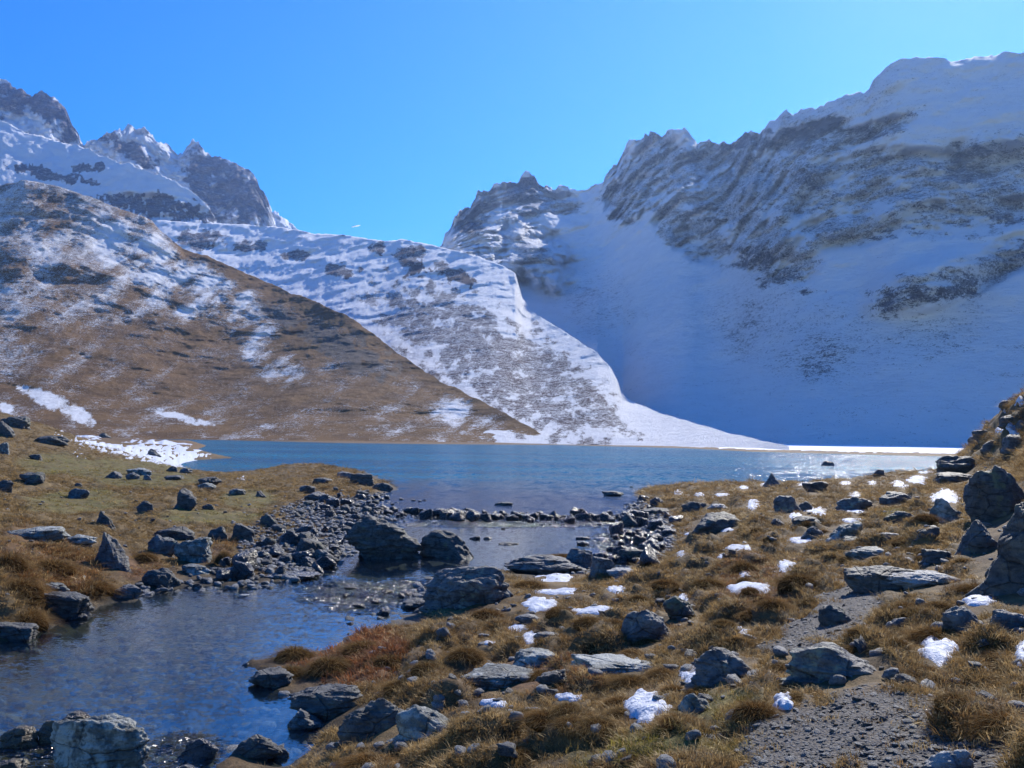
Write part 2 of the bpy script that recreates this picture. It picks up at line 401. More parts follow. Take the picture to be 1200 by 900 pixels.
# right bank
for q in [(1000,890,4.37),(1200,890,4.1),(700,890,5.5),(500,890,6.6),(985,800,5.9),(1150,760,6.2),(1190,690,8.4),(1000,700,9.6),(1000,650,14),
          (1000,610,21.3),(1000,580,34),(800,850,5.65),(800,750,9.3),(800,700,12.6),(800,660,17.3),(850,620,23.6),(850,590,33.8),(600,850,6.9),
          (600,780,9.4),(600,720,13.1),(600,690,16.0),(1100,650,11.9),(1100,600,19.6),(1100,572,33),(1200,600,14),(1200,550,25),(1200,510,38),
          (800,572,46),(880,566,50),(1000,561,56),(1045,556,58),(1075,553,60),(1100,551,58),(1120,541,52),(1132,529,48),(1152,511,44),(1175,490,42),(1200,471,40),(1300,405,37),(1400,340,35),(1100,560,46),(1130,560,36),(1400,600,8),
          (1000,1100,2.9),(600,1100,3.6),(1400,900,3.6),(420,835,8.9),(490,800,9.5),(430,775,11.3),(400,885,7.6)]: cY(*q)
# bed of stream and lake
for q in [(100,800,-.4),(200,800,-.45),(200,740,-.4),(350,715,-.3),(150,850,-.35),(0,800,-.3),(250,850,-.3),(280,830,-.3),(430,700,-.12),(450,668,-.35),
          (600,642,-.35),(660,625,-.3),(560,620,-.3),(600,592,-.35),(600,580,-.8),(520,575,-1.),(690,580,-.8),(40,890,-.16),(200,895,-.12),(290,900,.02),
          (350,880,-.05),(0,1000,-.1),(330,835,-.15),(-100,900,-.2),(200,1000,-.05)]: c0(*q)
for q in [(-25,85,-1.5),(0,90,-3),(25,85,-2.5),(-25,120,-3),(0,140,-5),(60,120,-3),(60,90,-1.2),(30,72,-1.5),(44,90,-1.5),(-35,200,-4),(0,200,-5),
          (100,130,-2),(-80,300,-3),(0,300,-4),(100,200,-2)]: CTRL.append(q)
C = np.array(CTRL)
def uw(X, Y): return np.stack([3.0 * X / Y, 1.35 * np.log(Y)], -1)
CU = uw(C[:, 0], C[:, 1])
def tk(d2): return d2 * np.log(d2 + 1e-9) * 0.5
_n = len(C); K = tk(((CU[:, None] - CU[None]) ** 2).sum(-1)) + np.eye(_n) * 0.0012
Pm = np.concatenate([np.ones((_n, 1)), CU], 1)
A_ = np.block([[K, Pm], [Pm.T, np.zeros((3, 3))]])
TW = np.linalg.solve(A_, np.concatenate([C[:, 2], np.zeros(3)]))
def base_near(X, Y):
    sh = np.broadcast(X, Y).shape; P = uw(np.broadcast_to(X, sh).ravel(), np.broadcast_to(Y, sh).ravel())
    out = np.empty(len(P))
    for i in range(0, len(P), 60000):
        q = P[i:i + 60000]
        d2 = ((q ** 2).sum(1)[:, None] + (CU ** 2).sum(1)[None] - 2 * q @ CU.T).clip(0)
        out[i:i + 60000] = tk(d2) @ TW[:_n] + TW[_n] + q @ TW[_n + 1:]
    return out.reshape(sh)
SHORE = [(-600,512.2),(0,513.8),(250,515.6),(330,517.5),(400,519.3),(500,520.5),(655,521.6),(800,525.3),(880,529.5),(1000,532.5),(1080,534.5),(1300,537),(1900,540)]
_sx, _sz = ray([q[0] for q in SHORE], [q[1] for q in SHORE])
_sz = np.minimum(_sz, -0.0085)
def shore_Y(X, Y):
    return np.interp(X / Y, _sx, -CAMZ / _sz)
def base_z(X, Y):
    Y = np.maximum(Y, 3.4); X = np.clip(X / Y, -.8, .66 + .09 * sstep(10, 25, Y)) * Y      # beyond the surveyed ground its height is carried on level
    z = base_near(X, np.minimum(Y, 420.0))
    Ys = shore_Y(X, Y)
    d = (Y - Ys)
    zf = np.where(d > 0, 0.5 * (1 - np.exp(-d / 14)) + d * 0.004, np.maximum(d * 0.06, -4))
    px = 600 + F * X / Y
    k = sstep(95, 125, Y) * sstep(215, 330, px) + sstep(330, 420, Y) * (1 - sstep(215, 330, px))
    k = np.clip(k, 0, 1)
    return z * (1 - k) + zf * k

# snow patches on the near ground: cx, cy, w, h in the picture, thickness, label
SNOW = [
 (757,828,50,32,.10,'round mound of clean snow in a grass hollow near the bottom edge'),
 (580,824,34,10,.05,'small snow patch below the flat lichen slabs, left of the round snow mound'),
 (565,803,22,10,.04,'grey shaded snow under the front edge of the flat lichen slabs'),
 (633,709,38,15,.06,'bright snow patch behind the brown hummocks, below the long stream boulder'),
 (652,677,40,9,.05,'snow patch lying against the long low boulder at the stream'),
 (650,692,50,7,.04,'thin streak of snow across the grass below the long boulder'),
 (698,716,54,8,.05,'long slanting snow streak in the grass of the right bank'),
 (722,691,20,9,.05,'small snow patch above the slanting snow streak'),
 (812,793,30,22,.07,'snow pocket at the left end of the grey slab rock beside the green turf'),
 (667,817,30,8,.04,'narrow snow sliver left of the round snow mound'),
 (621,749,18,14,.05,'snow wedge between two hummocks in the middle of the right bank'),
 (606,736,22,8,.04,'dim snow patch in the shade of a flat stone mid bank'),
 (572,753,20,6,.04,'faint blue snow strip in a dark hollow left of the snow wedge'),
 (878,690,48,15,.07,'notched snow patch at the foot of dark tussocks mid right bank'),
 (865,741,30,11,.06,'white snow patch under a dark tussock above the slab rock'),
 (922,664,20,15,.06,'snow on the shady flank of a grass mound left of the rock outcrop'),
 (873,672,12,10,.05,'small snow block between two tussocks above the notched snow patch'),
 (800,702,14,9,.05,'small snow patch beside the rounded boulder of the mid bank'),
 (755,746,20,15,.05,'snow stuck to the lower face of the rounded boulder of the mid bank'),
 (918,826,24,17,.07,'two small snow lumps on the shaded side of the tussock beside the path'),
 (1099,764,46,28,.09,'large snow pocket under the overhanging tussock right of the grey boulder'),
 (1146,705,38,12,.07,'oval snow patch in a turf hollow above the blue grey rock'),
 (1174,663,18,8,.05,'blue snow scrap in the deep shadow of the huge dark boulder'),
 (1199,768,20,24,.07,'snow cut by the right edge of the view'),
 (846,622,26,6,.05,'snow along the foot of the flat topped dark boulder'),
 (810,627,16,5,.05,'snow bit at the left foot of the flat topped dark boulder'),
 (866,644,30,9,.05,'slanting snow patch below the flat topped dark boulder'),
 (848,653,12,4,.04,'tiny snow patch under the slanting snow patch'),
 (800,650,14,7,.04,'small snow patch on the slope left of the slanting snow patch'),
 (1110,583,36,14,.08,'snow cap on top of the greenish rock below the hillside'),
 (947,596,14,10,.07,'snow beside the small dark boulder in the middle of the boulder slope'),
 (960,600,18,10,.07,'bright curved snow drift right of the small dark boulder'),
 (932,607,14,9,.06,'snow leading down below the small dark boulder'),
 (1003,599,20,5,.05,'flat snow strip behind the long mossy rock'),
 (998,610,24,4,.05,'snow strip along the upper edge of the long mossy rock'),
 (937,634,26,5,.05,'pale snow strip in front of the rounded rock pair'),
 (883,592,15,10,.06,'snow in a gully on the crest left of the boulders'),
 (846,580,18,4,.05,'snow strip on the lake side crest left of centre'),
 (820,580,12,4,.05,'small snow strip on the lake side crest near the point'),
 (795,577,10,5,.05,'first snow patch on the tip of the right bank'),
 (872,571,12,4,.04,'tiny snow patch left of the pointed boulder by the lake'),
 (1003,554,26,4,.06,'snow beside the glittering water at the end of the lake'),
 (1052,567,16,7,.06,'snow patch in the turf right of the low blocks'),
 (1076,562,28,8,.07,'bluish snow patch below the dark hillside boulder'),
 (1085,553,18,4,.05,'snow strip at the crest below the hillside boulder'),
 (1003,579,18,6,.05,'snow upon the broad flat rock of the slope'),
 (945,567,22,5,.05,'snow strip behind the low dark block by the lake'),
 (958,574,18,4,.05,'blue snow at the foot of the low dark block'),
 (895,568,9,5,.04,'snow dot at the foot of the pointed boulder'),
 (1022,566,10,5,.05,'small snow patch below the glittering water'),
 (1140,641,12,5,.05,'snow speck on the turf left of the huge dark boulder'),
 (1062,571,10,5,.04,'snow speck left of the bluish snow patch'),
 (990,566,14,4,.04,'flat snow strip on the turf left of the broad rock'),
 (1186,512,16,6,.10,'snow scrap high on the rocky hillside'),
 (1175,485,14,6,.10,'snow scrap on the upper edge of the rocky hillside'),
 (1172,504,12,5,.08,'snow speck on the hillside above the boulders'),
 (1196,480,14,6,.10,'uppermost snow scrap at the right edge of the view'),
 (1165,489,10,8,.08,'small snow streak on the hillside edge'),
]
# rocks: centre x, foot y, width, height in the picture, shape, material, label
ROCKS = [
 # in and beside the stream
 (450,656,92,54,'dome','D','big dark boulder standing in the pool, the larger of a touching pair'),
 (522,654,66,35,'round','D','dark rounded boulder in the pool leaning against the bigger one'),
 (396,640,14,12,'round','W','wet stone at the left foot of the big pool boulder'),
 (378,660,26,18,'wedge','R','wedge shaped grey stone in the water left of the big pool boulder'),
 (352,662,30,16,'round','W','rounded wet stone in the shallows beside the wedge shaped stone'),
 (345,680,66,12,'slab','W','low dark stone bar between the pool and the rapids'),
 (550,713,112,54,'dome','R','large pale topped boulder at the stream edge with a dark overhang'),
 (492,714,44,14,'slab','D','flat black ledge under the left end of the pale topped boulder'),
 (640,674,106,26,'dome','R','long low grey boulder between the pool and the grass'),
 (680,672,40,30,'round','R','blocky grey boulder at the right end of the long low boulder'),
 (706,672,30,20,'block','R','cracked rock between the long boulder and the dark cube'),
 (728,676,36,12,'slab','P','pale slanting slab at the grass edge below the dark cube'),
 (741,660,34,18,'block','D','dark cube shaped rock in the gravel by the pool'),
 (590,593,22,5,'slab','D','flat stone alone in the lake above the stone row'),
 (718,582,26,7,'slab','D','low flat stone in the lake near the right bank point'),
 (596,639,24,4,'slab','D','thin flat stone in the middle of the small pool'),
 (556,632,14,5,'round','W','small wet stone left in the small pool'),
 (571,632,12,4,'round','W','small wet stone beside its twin in the small pool'),
 (683,632,18,4,'slab','W','thin slab barely out of water near the gravel'),
 (705,633,18,4,'slab','P','pale thin slab barely out of water near the gravel'),
 (683,639,16,6,'slab','W','wet stone just below the two thin slabs'),
 (738,617,22,16,'wedge','D','small peaked stone in the gravel right of the stone row'),
 (700,655,16,8,'round','W','dark stone at the pool edge beside the cracked rock'),
 (288,781,11,5,'round','W','tiny dark stone in the water off the red grass clump'),
 (318,807,52,26,'slab','D','low rock capped with red grass at the water'),
 (286,699,12,3,'slab','P','small pale stone showing in the rapids'),
 # bottom left
 (115,915,122,80,'boulder','L','large lichen spotted boulder at the bottom left'),
 (22,877,44,28,'round','B','brown algae covered stone in the bottom left corner'),
 (66,872,42,30,'round','B','round brown stone left of the lichen spotted boulder'),
 (90,849,34,17,'round','B','small brown stone behind the lichen spotted boulder'),
 (12,905,40,18,'round','B','half sunk brown stone in the bottom left corner'),
 (232,890,48,26,'round','W','dark wet boulder in the outflow right of the lichen spotted boulder'),
 (300,892,62,30,'round','D','dark purple boulder at the bottom edge beside the outflow'),
 (218,908,30,14,'round','W','small wet stone at the very bottom edge'),
 (322,888,34,18,'round','D','small dark stone on the right of the dark purple boulder'),
 (383,846,96,46,'boulder','D','big dark boulder at the water below the red grass'),
 (438,862,84,48,'boulder','D','dark mossy boulder between the big dark one and the pale rock'),
 (497,866,70,40,'rwedge','L','pale lichen rock with a sloping top at the right end of the bank rocks'),
 (358,856,50,26,'wedge','R','light flat sided stone leaning in the water before the big dark boulder'),
 # left bank
 (132,669,44,48,'spike','R','pointed upright rock on the left bank'),
 (228,660,44,32,'block','L','squarish lichen boulder of the left bank rocks'),
 (190,650,34,24,'round','R','grey boulder left of the squarish lichen boulder'),
 (205,632,50,16,'round','D','dark boulder row top left of the bank rocks'),
 (285,634,30,22,'block','D','dark square boulder on the edge of the meadow'),
 (255,634,26,18,'round','D','dark round boulder left of the dark square one'),
 (315,618,22,15,'round','D','single round boulder above the shore stones'),
 (230,674,36,13,'slab','L','low flat lichen stone at the foot of the bank rocks'),
 (148,701,40,18,'round','R','pale edged stone at the water below the pointed rock'),
 (188,690,46,26,'round','D','dark overhanging bank boulder right of the pointed rock'),
 (76,726,62,34,'block','D','dark rock jutting from the grassy left bank over the water'),
 (92,727,24,9,'slab','W','small wet stone in front of the jutting bank rock'),
 (62,692,34,10,'slab','L','pale slab on top of the jutting bank rock'),
 (18,752,50,24,'block','D','dark rock at the foot of the left bank corner'),
 (45,634,66,18,'slab','L','pale rock outcrop flush with the left slope'),
 (95,640,40,14,'slab','L','flat rock sheet beside the pointed upright rock'),
 (217,597,31,26,'tilt','D','dark tilted block standing alone on the meadow'),
 (122,615,22,17,'spike','D','small peaked rock on the meadow casting a long shadow'),
 (278,580,20,8,'slab','R','snow dusted flat stone at the meadow edge'),
 (170,599,20,13,'round','D','dark lumpy stone left of the tilted block'),
 (92,584,26,13,'round','R','grey stone lying at the middle of the left slope'),
 (38,566,32,14,'slab','D','dark flat boulder low on the left slope'),
 (42,539,18,7,'slab','D','small dark boulder above the dark flat one on the slope'),
 (62,522,40,12,'slab','D','long dark rock near the top of the left slope'),
 (18,501,36,14,'slab','D','dark rock at the crest of the left slope'),
 (6,512,24,18,'wedge','D','dark wedge rock at the left edge under the crest rock'),
 (5,532,12,14,'block','L','pale rock at the left edge of the slope'),
 (6,577,20,14,'round','D','dark stone at the left edge of the lower slope'),
 (133,561,20,9,'round','R','first of three humped stones on the green meadow'),
 (155,562,16,9,'round','R','middle humped stone on the green meadow'),
 (173,563,12,7,'round','R','smallest humped stone on the green meadow'),
 (166,557,34,9,'slab','L','long stone behind the humped stones'),
 (180,535,18,9,'wedge','R','pointed boulder in the big meadow snow patch'),
 (124,513,16,6,'wedge','D','dark boulder behind the big meadow snow patch'),
 (92,571,9,5,'round','D','tiny dark stone above the grey slope stone'),
 (202,553,14,7,'round','D','small dark stone below the big meadow snow patch'),
 (217,555,16,7,'round','R','small grey stone below the right end of the meadow snow'),
 (204,563,22,7,'slab','D','flat dark stone above the tilted block'),
 (245,568,28,10,'slab','D','dark flat boulder of the meadow pair'),
 (243,575,22,9,'slab','L','pale flat boulder of the meadow pair'),
 (244,597,14,7,'round','D','dark stone just right of the tilted block'),
 (305,583,14,8,'wedge','R','light peaked stone near the shore stones'),
 (376,568,26,9,'slab','D','dark block on the spit of the left bank'),
 (360,578,20,10,'slab','D','dark flat stone behind the left shore stones'),
 (375,588,38,12,'dome','R','broad grey stone on top of the left shore stones'),
 (425,568,34,14,'block','D','dark rock mass on the tip of the left spit'),
 (448,575,26,10,'round','D','outermost dark rock of the left spit'),
 (405,560,22,8,'slab','R','light topped slab on the left spit'),
 # right bank, near
 (988,803,138,50,'rwedge','R','large smooth grey boulder beside the footpath'),
 (850,800,84,44,'rwedge','R','grey slab shaped rock sunk in the turf left of the smooth boulder'),
 (815,837,40,28,'round','L','pale furrowed stone in the green turf near the bottom'),
 (1110,906,58,32,'round','P','pale stone at the bottom edge beside the footpath'),
 (978,733,40,26,'round','D','dark round stone on the upper footpath'),
 (1130,742,54,34,'rwedge','R','blue grey rock below the oval snow patch'),
 (1180,744,48,32,'round','R','mottled grey rock at the right edge'),
 (1054,738,30,16,'round','R','half buried stone left of the blue grey rock'),
 (757,754,60,42,'boulder','R','rounded grey boulder in the middle of the right bank'),
 (798,726,44,30,'rwedge','D','dark boulder touching the rounded mid bank boulder'),
 (585,807,94,30,'slab','L','broad flat lichen slab low on the right bank'),
 (625,784,56,24,'slab','L','upper flat slab resting behind the broad lichen slab'),
 (718,792,102,26,'slab','L','long pale slab embedded in the grass left of the grey slab rock'),
 (648,806,40,24,'block','D','dark broken block at the right end of the broad lichen slab'),
 (618,732,30,13,'slab','R','flat stone half hidden by grass mid bank'),
 (640,748,30,8,'slab','R','thin stone below the half hidden flat stone'),
 (520,745,18,12,'round','R','small stone near the red grass'),
 (1033,692,88,34,'slab','D','dark front of the layered rock outcrop beside the path'),
 (1070,690,92,26,'slab','P','glinting flat layers of the rock outcrop'),
 (1014,655,48,16,'slab','L','pale slab on top of the layered rock outcrop'),
 (1099,661,40,18,'block','D','dark block at the upper end of the layered outcrop'),
 # right bank, middle
 (838,626,62,27,'slab','D','flat topped dark boulder on the slope by the gravel'),
 (815,598,34,12,'round','D','mossy dark stone above the flat topped boulder'),
 (842,598,26,7,'slab','P','light slab above the flat topped boulder'),
 (770,603,38,9,'slab','D','dark undercut turf edge rock by the water'),
 (905,569,28,18,'spike','R','pointed boulder on the crest against the lake'),
 (955,577,28,14,'block','D','low dark block on the crest by the lake'),
 (922,601,36,22,'boulder','R','grey lumpy boulder left of the small dark boulder'),
 (942,599,21,13,'round','D','small dark boulder in a notch filled with snow'),
 (945,613,34,10,'slab','D','flat dark stone under the curved snow drift'),
 (912,617,18,9,'wedge','D','small triangular stone on the middle slope'),
 (951,632,28,17,'boulder','R','rounded boulder left of the long mossy rock'),
 (990,633,52,23,'dome','L','long mossy rock on the middle slope'),
 (1000,599,46,18,'dome','R','broad flat rock on the upper slope'),
 (1048,591,38,15,'slab','R','flat blue rock on the upper slope'),
 (1056,613,40,15,'dome','D','dark low rock below the flat blue rock'),
 (1038,637,30,11,'slab','R','flat stone right of the long mossy rock'),
 (1003,635,32,9,'slab','L','flat stone at the foot of the long mossy rock'),
 (1088,632,28,14,'round','D','dark stone on the turf left of the hillside boulders'),
 (970,546,16,6,'round','D','small stone on the crest in front of the glitter'),
 (1030,556,14,6,'round','D','small dark stone on the crest near the hillside'),
 # hillside
 (1122,557,52,24,'boulder','D','dark rounded boulder at the foot of the hillside'),
 (1120,566,48,13,'slab','D','long slab under the dark rounded hillside boulder'),
 (1108,612,46,30,'round','L','greenish rock with a snow cap below the hillside'),
 (1170,608,76,66,'dome','D','huge dark boulder below the hillside'),
 (1216,694,150,122,'boulder','D','tallest dark boulder, cut by the right edge'),
 (1146,650,50,42,'round','D','mossy dark boulder wedged between the two biggest ones'),
 (1150,512,20,10,'block','D','dark rock on the outline of the hillside'),
 (1160,530,26,14,'round','D','dark rock low on the hillside'),
 (1188,528,26,16,'block','R','grey rock on the hillside by the edge'),
 (1182,500,20,12,'block','D','upper dark rock on the hillside'),
 (1178,478,16,9,'round','D','small dark rock near the top of the hillside'),
 (1196,505,16,12,'round','R','rock at the right edge high on the hillside'),
 (1140,522,14,8,'round','R','small rock on the hillside outline'),
]
# tussocks: centre x, foot y, width, height, label
TUSSOCKS = [
 (885,846,66,48,'bushy brown tussock beside the path with snow lumps on its shaded side'),
 (1098,752,72,34,'overhanging tussock above the large snow pocket'),
 (1175,790,70,46,'tussock right of the large snow pocket'),
 (1178,868,90,60,'big dark tussock at the right edge of the path'),
 (1040,762,44,26,'tussock between the smooth boulder and the snow pocket'),
 (1145,694,56,20,'tussock behind the oval snow patch'),
 (1120,830,60,36,'broad tussock bordering the path on the right'),
 (740,806,56,28,'tussock left of the clean snow mound'),
 (790,815,40,24,'tussock between the snow mound and the grey slab rock'),
 (872,672,40,26,'dark tussock above the notched snow patch'),
 (935,690,60,36,'large tussock left of the layered outcrop'),
 (905,715,44,26,'tussock above the white snow patch'),
 (865,728,44,18,'low tussock just behind the white snow patch'),
 (830,690,44,22,'tussock left of the notched snow patch'),
 (780,690,40,20,'tussock on the slope above the rounded mid bank boulder'),
 (690,735,46,24,'tussock left of the rounded mid bank boulder'),
 (655,724,40,20,'golden tussock under the bright snow patch'),
 (570,728,50,28,'dark tussock below the large pale topped boulder'),
 (545,775,50,26,'tussock behind the broad lichen slab'),
 (500,790,46,26,'brown tussock above the pale lichen rock'),
 (470,812,50,26,'tussock above the dark mossy boulder'),
 (640,850,60,32,'tussock in the bottom middle'),
 (560,862,60,30,'tussock right of the pale lichen rock'),
 (700,862,64,34,'tussock below the clean snow mound'),
 (600,895,80,34,'wide tussock on the bottom edge'),
 (430,905,70,34,'golden tussock on the bottom edge left'),
 (770,895,70,26,'low tussock at the bottom edge near the green turf'),
 (660,656,54,12,'fringe of golden grass on the long low boulder'),
 (620,690,44,18,'tussock in front of the long low boulder'),
 (345,776,56,32,'reddish tussock at the water end of the red grass'),
 (385,792,60,40,'reddish brown clump in the middle of the red grass'),
 (425,770,60,34,'reddish tussock at the upper side of the red grass'),
 (455,785,50,30,'rust brown tussock at the right of the red grass'),
 (340,795,46,26,'red grass tuft over the low rock at the water'),
 (110,700,60,34,'shaggy tussock hanging over the water on the left bank'),
 (30,738,60,40,'shaggy tussock at the left bank corner'),
 (60,672,64,30,'golden tussock above the jutting bank rock'),
 (25,700,60,40,'dark gold tussock at the left edge of the bank'),
 (170,660,34,22,'tussock right of the pointed upright rock'),
 (262,662,28,30,'tall straw tuft between the left bank rocks'),
 (10,672,50,40,'rusty tussock at the left edge'),
 (1010,745,40,18,'low tussock behind the smooth grey boulder'),
 (1100,715,40,22,'tussock left of the blue grey rock'),
 (1060,715,44,18,'low tussock beside the upper path'),
 (1075,650,36,14,'tussock by the upper end of the outcrop'),
 (1085,612,36,20,'brown tussock left of the snow capped rock'),
 (1060,640,34,16,'tussock right of the long mossy rock'),
]
if 1:
    _r = np.random.default_rng(3)
    for _i in range(70):      # smaller tussocks spread over the right bank
        _y = _r.uniform(600, 880) ; _x = _r.uniform(820 - (_y - 600) * 1.1, 1190)
        TUSSOCKS.append((_x, _y, 16 + (_y - 590) * .13, 8 + (_y - 590) * .07, None))
GREEN = [(848,832,62,24),(800,880,130,22),(1050,604,24,9),(110,548,70,14),(170,562,80,12),(290,585,40,14),(245,606,70,10),(90,585,70,16),(60,545,50,18),(200,545,60,8),(720,885,70,14)]
PATHB = [(1020,865,140,58),(1100,905,140,60),(940,890,90,60),(960,736,62,18,-.15),(988,714,44,28),(1005,698,38,22),(1060,832,70,30),(900,905,50,30),(930,755,45,12)]
RED = [(400,765,90,45),(60,670,60,40),(165,665,30,20),(20,640,40,30),(262,640,14,18),(880,690,50,40),(650,790,80,30)]

def ground(X, Y, full=False):
    X = np.asarray(X, float); Y = np.asarray(Y, float)
    z = base_z(X, Y)
    px, py = project(X, np.maximum(Y, 2.6), z)
    land = sstep(0.03, 0.30, z)
    right = sstep(380, 560, px) * (1 - sstep(60, 90, Y))
    path = np.clip(sstep(0.0, 0.5, blobs(px, py, PATHB) + 0.5 * fbm2(X * 1.6, Y * 1.6, 4)), 0, 1)
    green = sstep(0.0, 0.6, blobs(px, py, GREEN) + 0.3 * pn2(X * 1.2, Y * 1.2))
    sn = sstep(-0.6, 0.3, blobs(px, py, [(s[0], s[1], s[2] * .9, max(s[3] * 1.15, 6)) for s in SNOW]))
    rk = sstep(-0.5, 0.5, blobs(px, py, [(r[0], r[1] - r[3] * .25, r[2] * .6, r[3] * .55 + 3) for r in ROCKS if r[2] > 34])) if ROCKS else 0
    # tussock mounds
    wx = X + 0.12 * pn2(X * 1.7, Y * 1.7); wy = Y + 0.12 * pn2(X * 1.7 + 40, Y * 1.7)
    c1, r1 = cell2(wx * 1.55, wy * 1.35); c2, r2 = cell2(wx * 0.7 + 11, wy * 0.55 + 5)
    calm = (1 - path * 0.96) * (1 - 0.75 * green) * (1 - 0.92 * sn) * (1 - 0.8 * rk)
    amp = land * (0.13 + 0.11 * right) * calm * (1 - sstep(70, 120, Y))
    h = amp * (0.25 + .9 * r1) * c1 ** .75 + amp * .85 * c2 * r2
    h = h - amp * 0.55
    big = fbm2(X * 0.11, Y * 0.11, 3) * 0.28 * sstep(0.15, .8, z) * (1 - sstep(150, 300, Y)) * sstep(14, 30, Y) * (1 - .8 * sstep(34, 46, Y) * sstep(500, 600, px)) * (0.4 + 0.6 * calm)
    fine = fbm2(X * 4.5, Y * 4.5, 3) * 0.022 * (0.35 + calm) * sstep(-.05, .15, z)
    hill = sstep(1.9, 3.2, z) * right * fbm2(X * 0.5, Y * 0.5, 4) * 0.55
    edge = (1 - sstep(.25, .6, np.abs(z))) * fbm2(X * 0.9, Y * 0.9, 3) * 0.06 * (1 - sstep(80, 120, Y))
    bed = (1 - sstep(-0.05, 0.02, z)) * fbm2(X * 2.3, Y * 2.3, 4) * 0.07 * (1 - sstep(30, 60, Y))
    zz = z + h + big + fine + hill + edge + bed
    if not full: return zz
    return zz, z, px, py, dict(land=land, right=right, path=path, green=green, sn=sn, c1=c1, h=h, amp=amp)

# pixel -> place on the ground
_YS = np.exp(np.linspace(math.log(2.6), math.log(420), 1500))
def hit(px, py, water=True, smooth=False):
    dx, dz = ray(px, py)
    X = dx * _YS; Z = CAMZ + dz * _YS
    g = base_z(X, _YS) if smooth else ground(X, _YS)
    if water: g = np.maximum(g, 0)
    k = np.argmax(Z <= g) if (Z <= g).any() else len(_YS) - 1
    return X[k], _YS[k], g[k]

# ------------------------------------------------------------ ground sheet
us = np.concatenate([np.linspace(-1.5, -0.64, 60, endpoint=False), np.linspace(-0.64, 0.64, 800), np.linspace(0.64, 1.5, 61)[1:]])
ys = np.concatenate([np.linspace(-7, 2.6, 60, endpoint=False),
                     np.exp(np.linspace(math.log(2.6), math.log(75), 530, endpoint=False)),
                     np.exp(np.linspace(math.log(75), math.log(700), 90, endpoint=False)), np.linspace(700, 4000, 12)])
U, V = np.meshgrid(us, ys); GX = U * np.maximum(V, 2.6); GY = V
gz, gb, gpx, gpy, gm = ground(GX, GY, True)
me = mesh_np('ground', np.stack([GX, GY, gz], -1).reshape(-1, 3), grid_quads(len(ys), len(us)))
def mixc(c, k, col): return c * (1 - k[..., None]) + np.array(col) * k[..., None]
SOIL = np.array([0.13, 0.085, 0.036])
def turf_colour(X, Y, z, px, py, green):
    n_a = fbm2(X * 0.35, Y * 0.35, 3); n_b = fbm2(X * 1.4 + 9, Y * 1.4, 3)
    c = np.ones(X.shape + (3,)) * SOIL
    c = mixc(c, sstep(-.1, .5, n_a) * .6, (0.20, 0.14, 0.062))
    c = mixc(c, sstep(.0, .6, n_b) * .5, (0.075, 0.042, 0.022))
    c = mixc(c, sstep(0, .5, blobs(px, py, RED)) * .6, (0.14, 0.062, 0.026))
    lf = (1 - sstep(300, 420, px)) * sstep(680, 600, py)
    c = mixc(c, lf * .5, (0.145, 0.1, 0.034))
    c = mixc(c, green * (0.5 + 0.35 * sstep(-.2, .3, n_b)), (0.125, 0.112, 0.024))
    return c, n_a, n_b
gc, n_a, n_b = turf_colour(GX, GY, gz, gpx, gpy, gm['green'])
far = sstep(70, 130, GY)
gc = mixc(gc, far * .6, (0.16, 0.095, 0.045))
low = 1 - sstep(-.05, .14, gz + 0.1 * n_b)
gc = mixc(gc, low * (1 - far), (0.045, 0.038, 0.028))
bedk = 1 - sstep(-.12, -.02, gz)
gc = mixc(gc, bedk * (0.6 + 0.4 * sstep(-.3, .3, n_b)), (0.12, 0.098, 0.04))
gc = mixc(gc, bedk * sstep(-.1, .4, n_a), (0.035, 0.05, 0.035))
gravel = np.clip(gm['path'] * 1.0 + (1 - sstep(-.02, .08, gz)) * sstep(300, 420, gpx) * .8 * (GY > 12), 0, 1)
# snow of the far shore and of the meadow edge
d = GY - shore_Y(GX, GY)
fs = sstep(9, 20, d + 6 * n_a) * sstep(600, 780, gpx) * .85 + sstep(4, 12, d) * sstep(0.0, 1, n_a) * sstep(700, 900, gpx) * .3
fs = np.where(GY > 110, fs, 0)
attr(me, 'gravel', gravel); attr_col(me, 'tint', gc.reshape(-1, 3)); attr(me, 'snow', np.clip(fs, 0, 1) * 0.9)
gr = link('ground', me, M_ground)
tag(gr, 'uneven alpine turf with a stony footpath and the stream bed', kind='structure')

# ------------------------------------------------------------ water
def water(name, u0, u1, nu, y0, y1, ny, z, mat, label, chopf, shallow):
    ua = np.linspace(u0, u1, nu); ya = np.exp(np.linspace(math.log(y0), math.log(y1), ny))
    A, B = np.meshgrid(ua, ya); X = A * B
    me = mesh_np(name, np.stack([X, B, np.full(X.shape, z)], -1).reshape(-1, 3), grid_quads(ny, nu))
    px, py = project(X, B, z)
    attr(me, 'chop', chopf(px, py, X, B)); attr(me, 'shallow', shallow(px, py, X, B))
    return tag(link(name, me, mat), label, kind='structure')
LK0 = 33.6
water('lake', -1.2, 1.6, 150, LK0, 900, 160, 0.0, M_lake, 'turquoise mountain lake with wind ripples and sun glitter',
      lambda px, py, X, Y: 0.25 + 0.75 * sstep(38, 75, Y) + 2.2 * sstep(780, 1050, px), lambda px, py, X, Y: 1 - sstep(40, 68, Y + 5 * pn2(X * .08, Y * .08)))
RIFF = [(430,700,85,20),(400,688,60,12),(590,614,190,5),(60,890,120,25),(215,880,60,22),(740,640,60,28),(470,690,50,12),(420,610,60,20)]
water('stream', -1.4, 0.6, 220, 2.0, LK0, 200, -0.004, M_stream, 'clear shallow outlet stream winding from the lake into a pool',
      lambda px, py, X, Y: 0.7 + 24.0 * sstep(0, .8, blobs(px, py, RIFF) + .5 * pn2(X * 1.5, Y * 1.5)), lambda px, py, X, Y: X * 0)

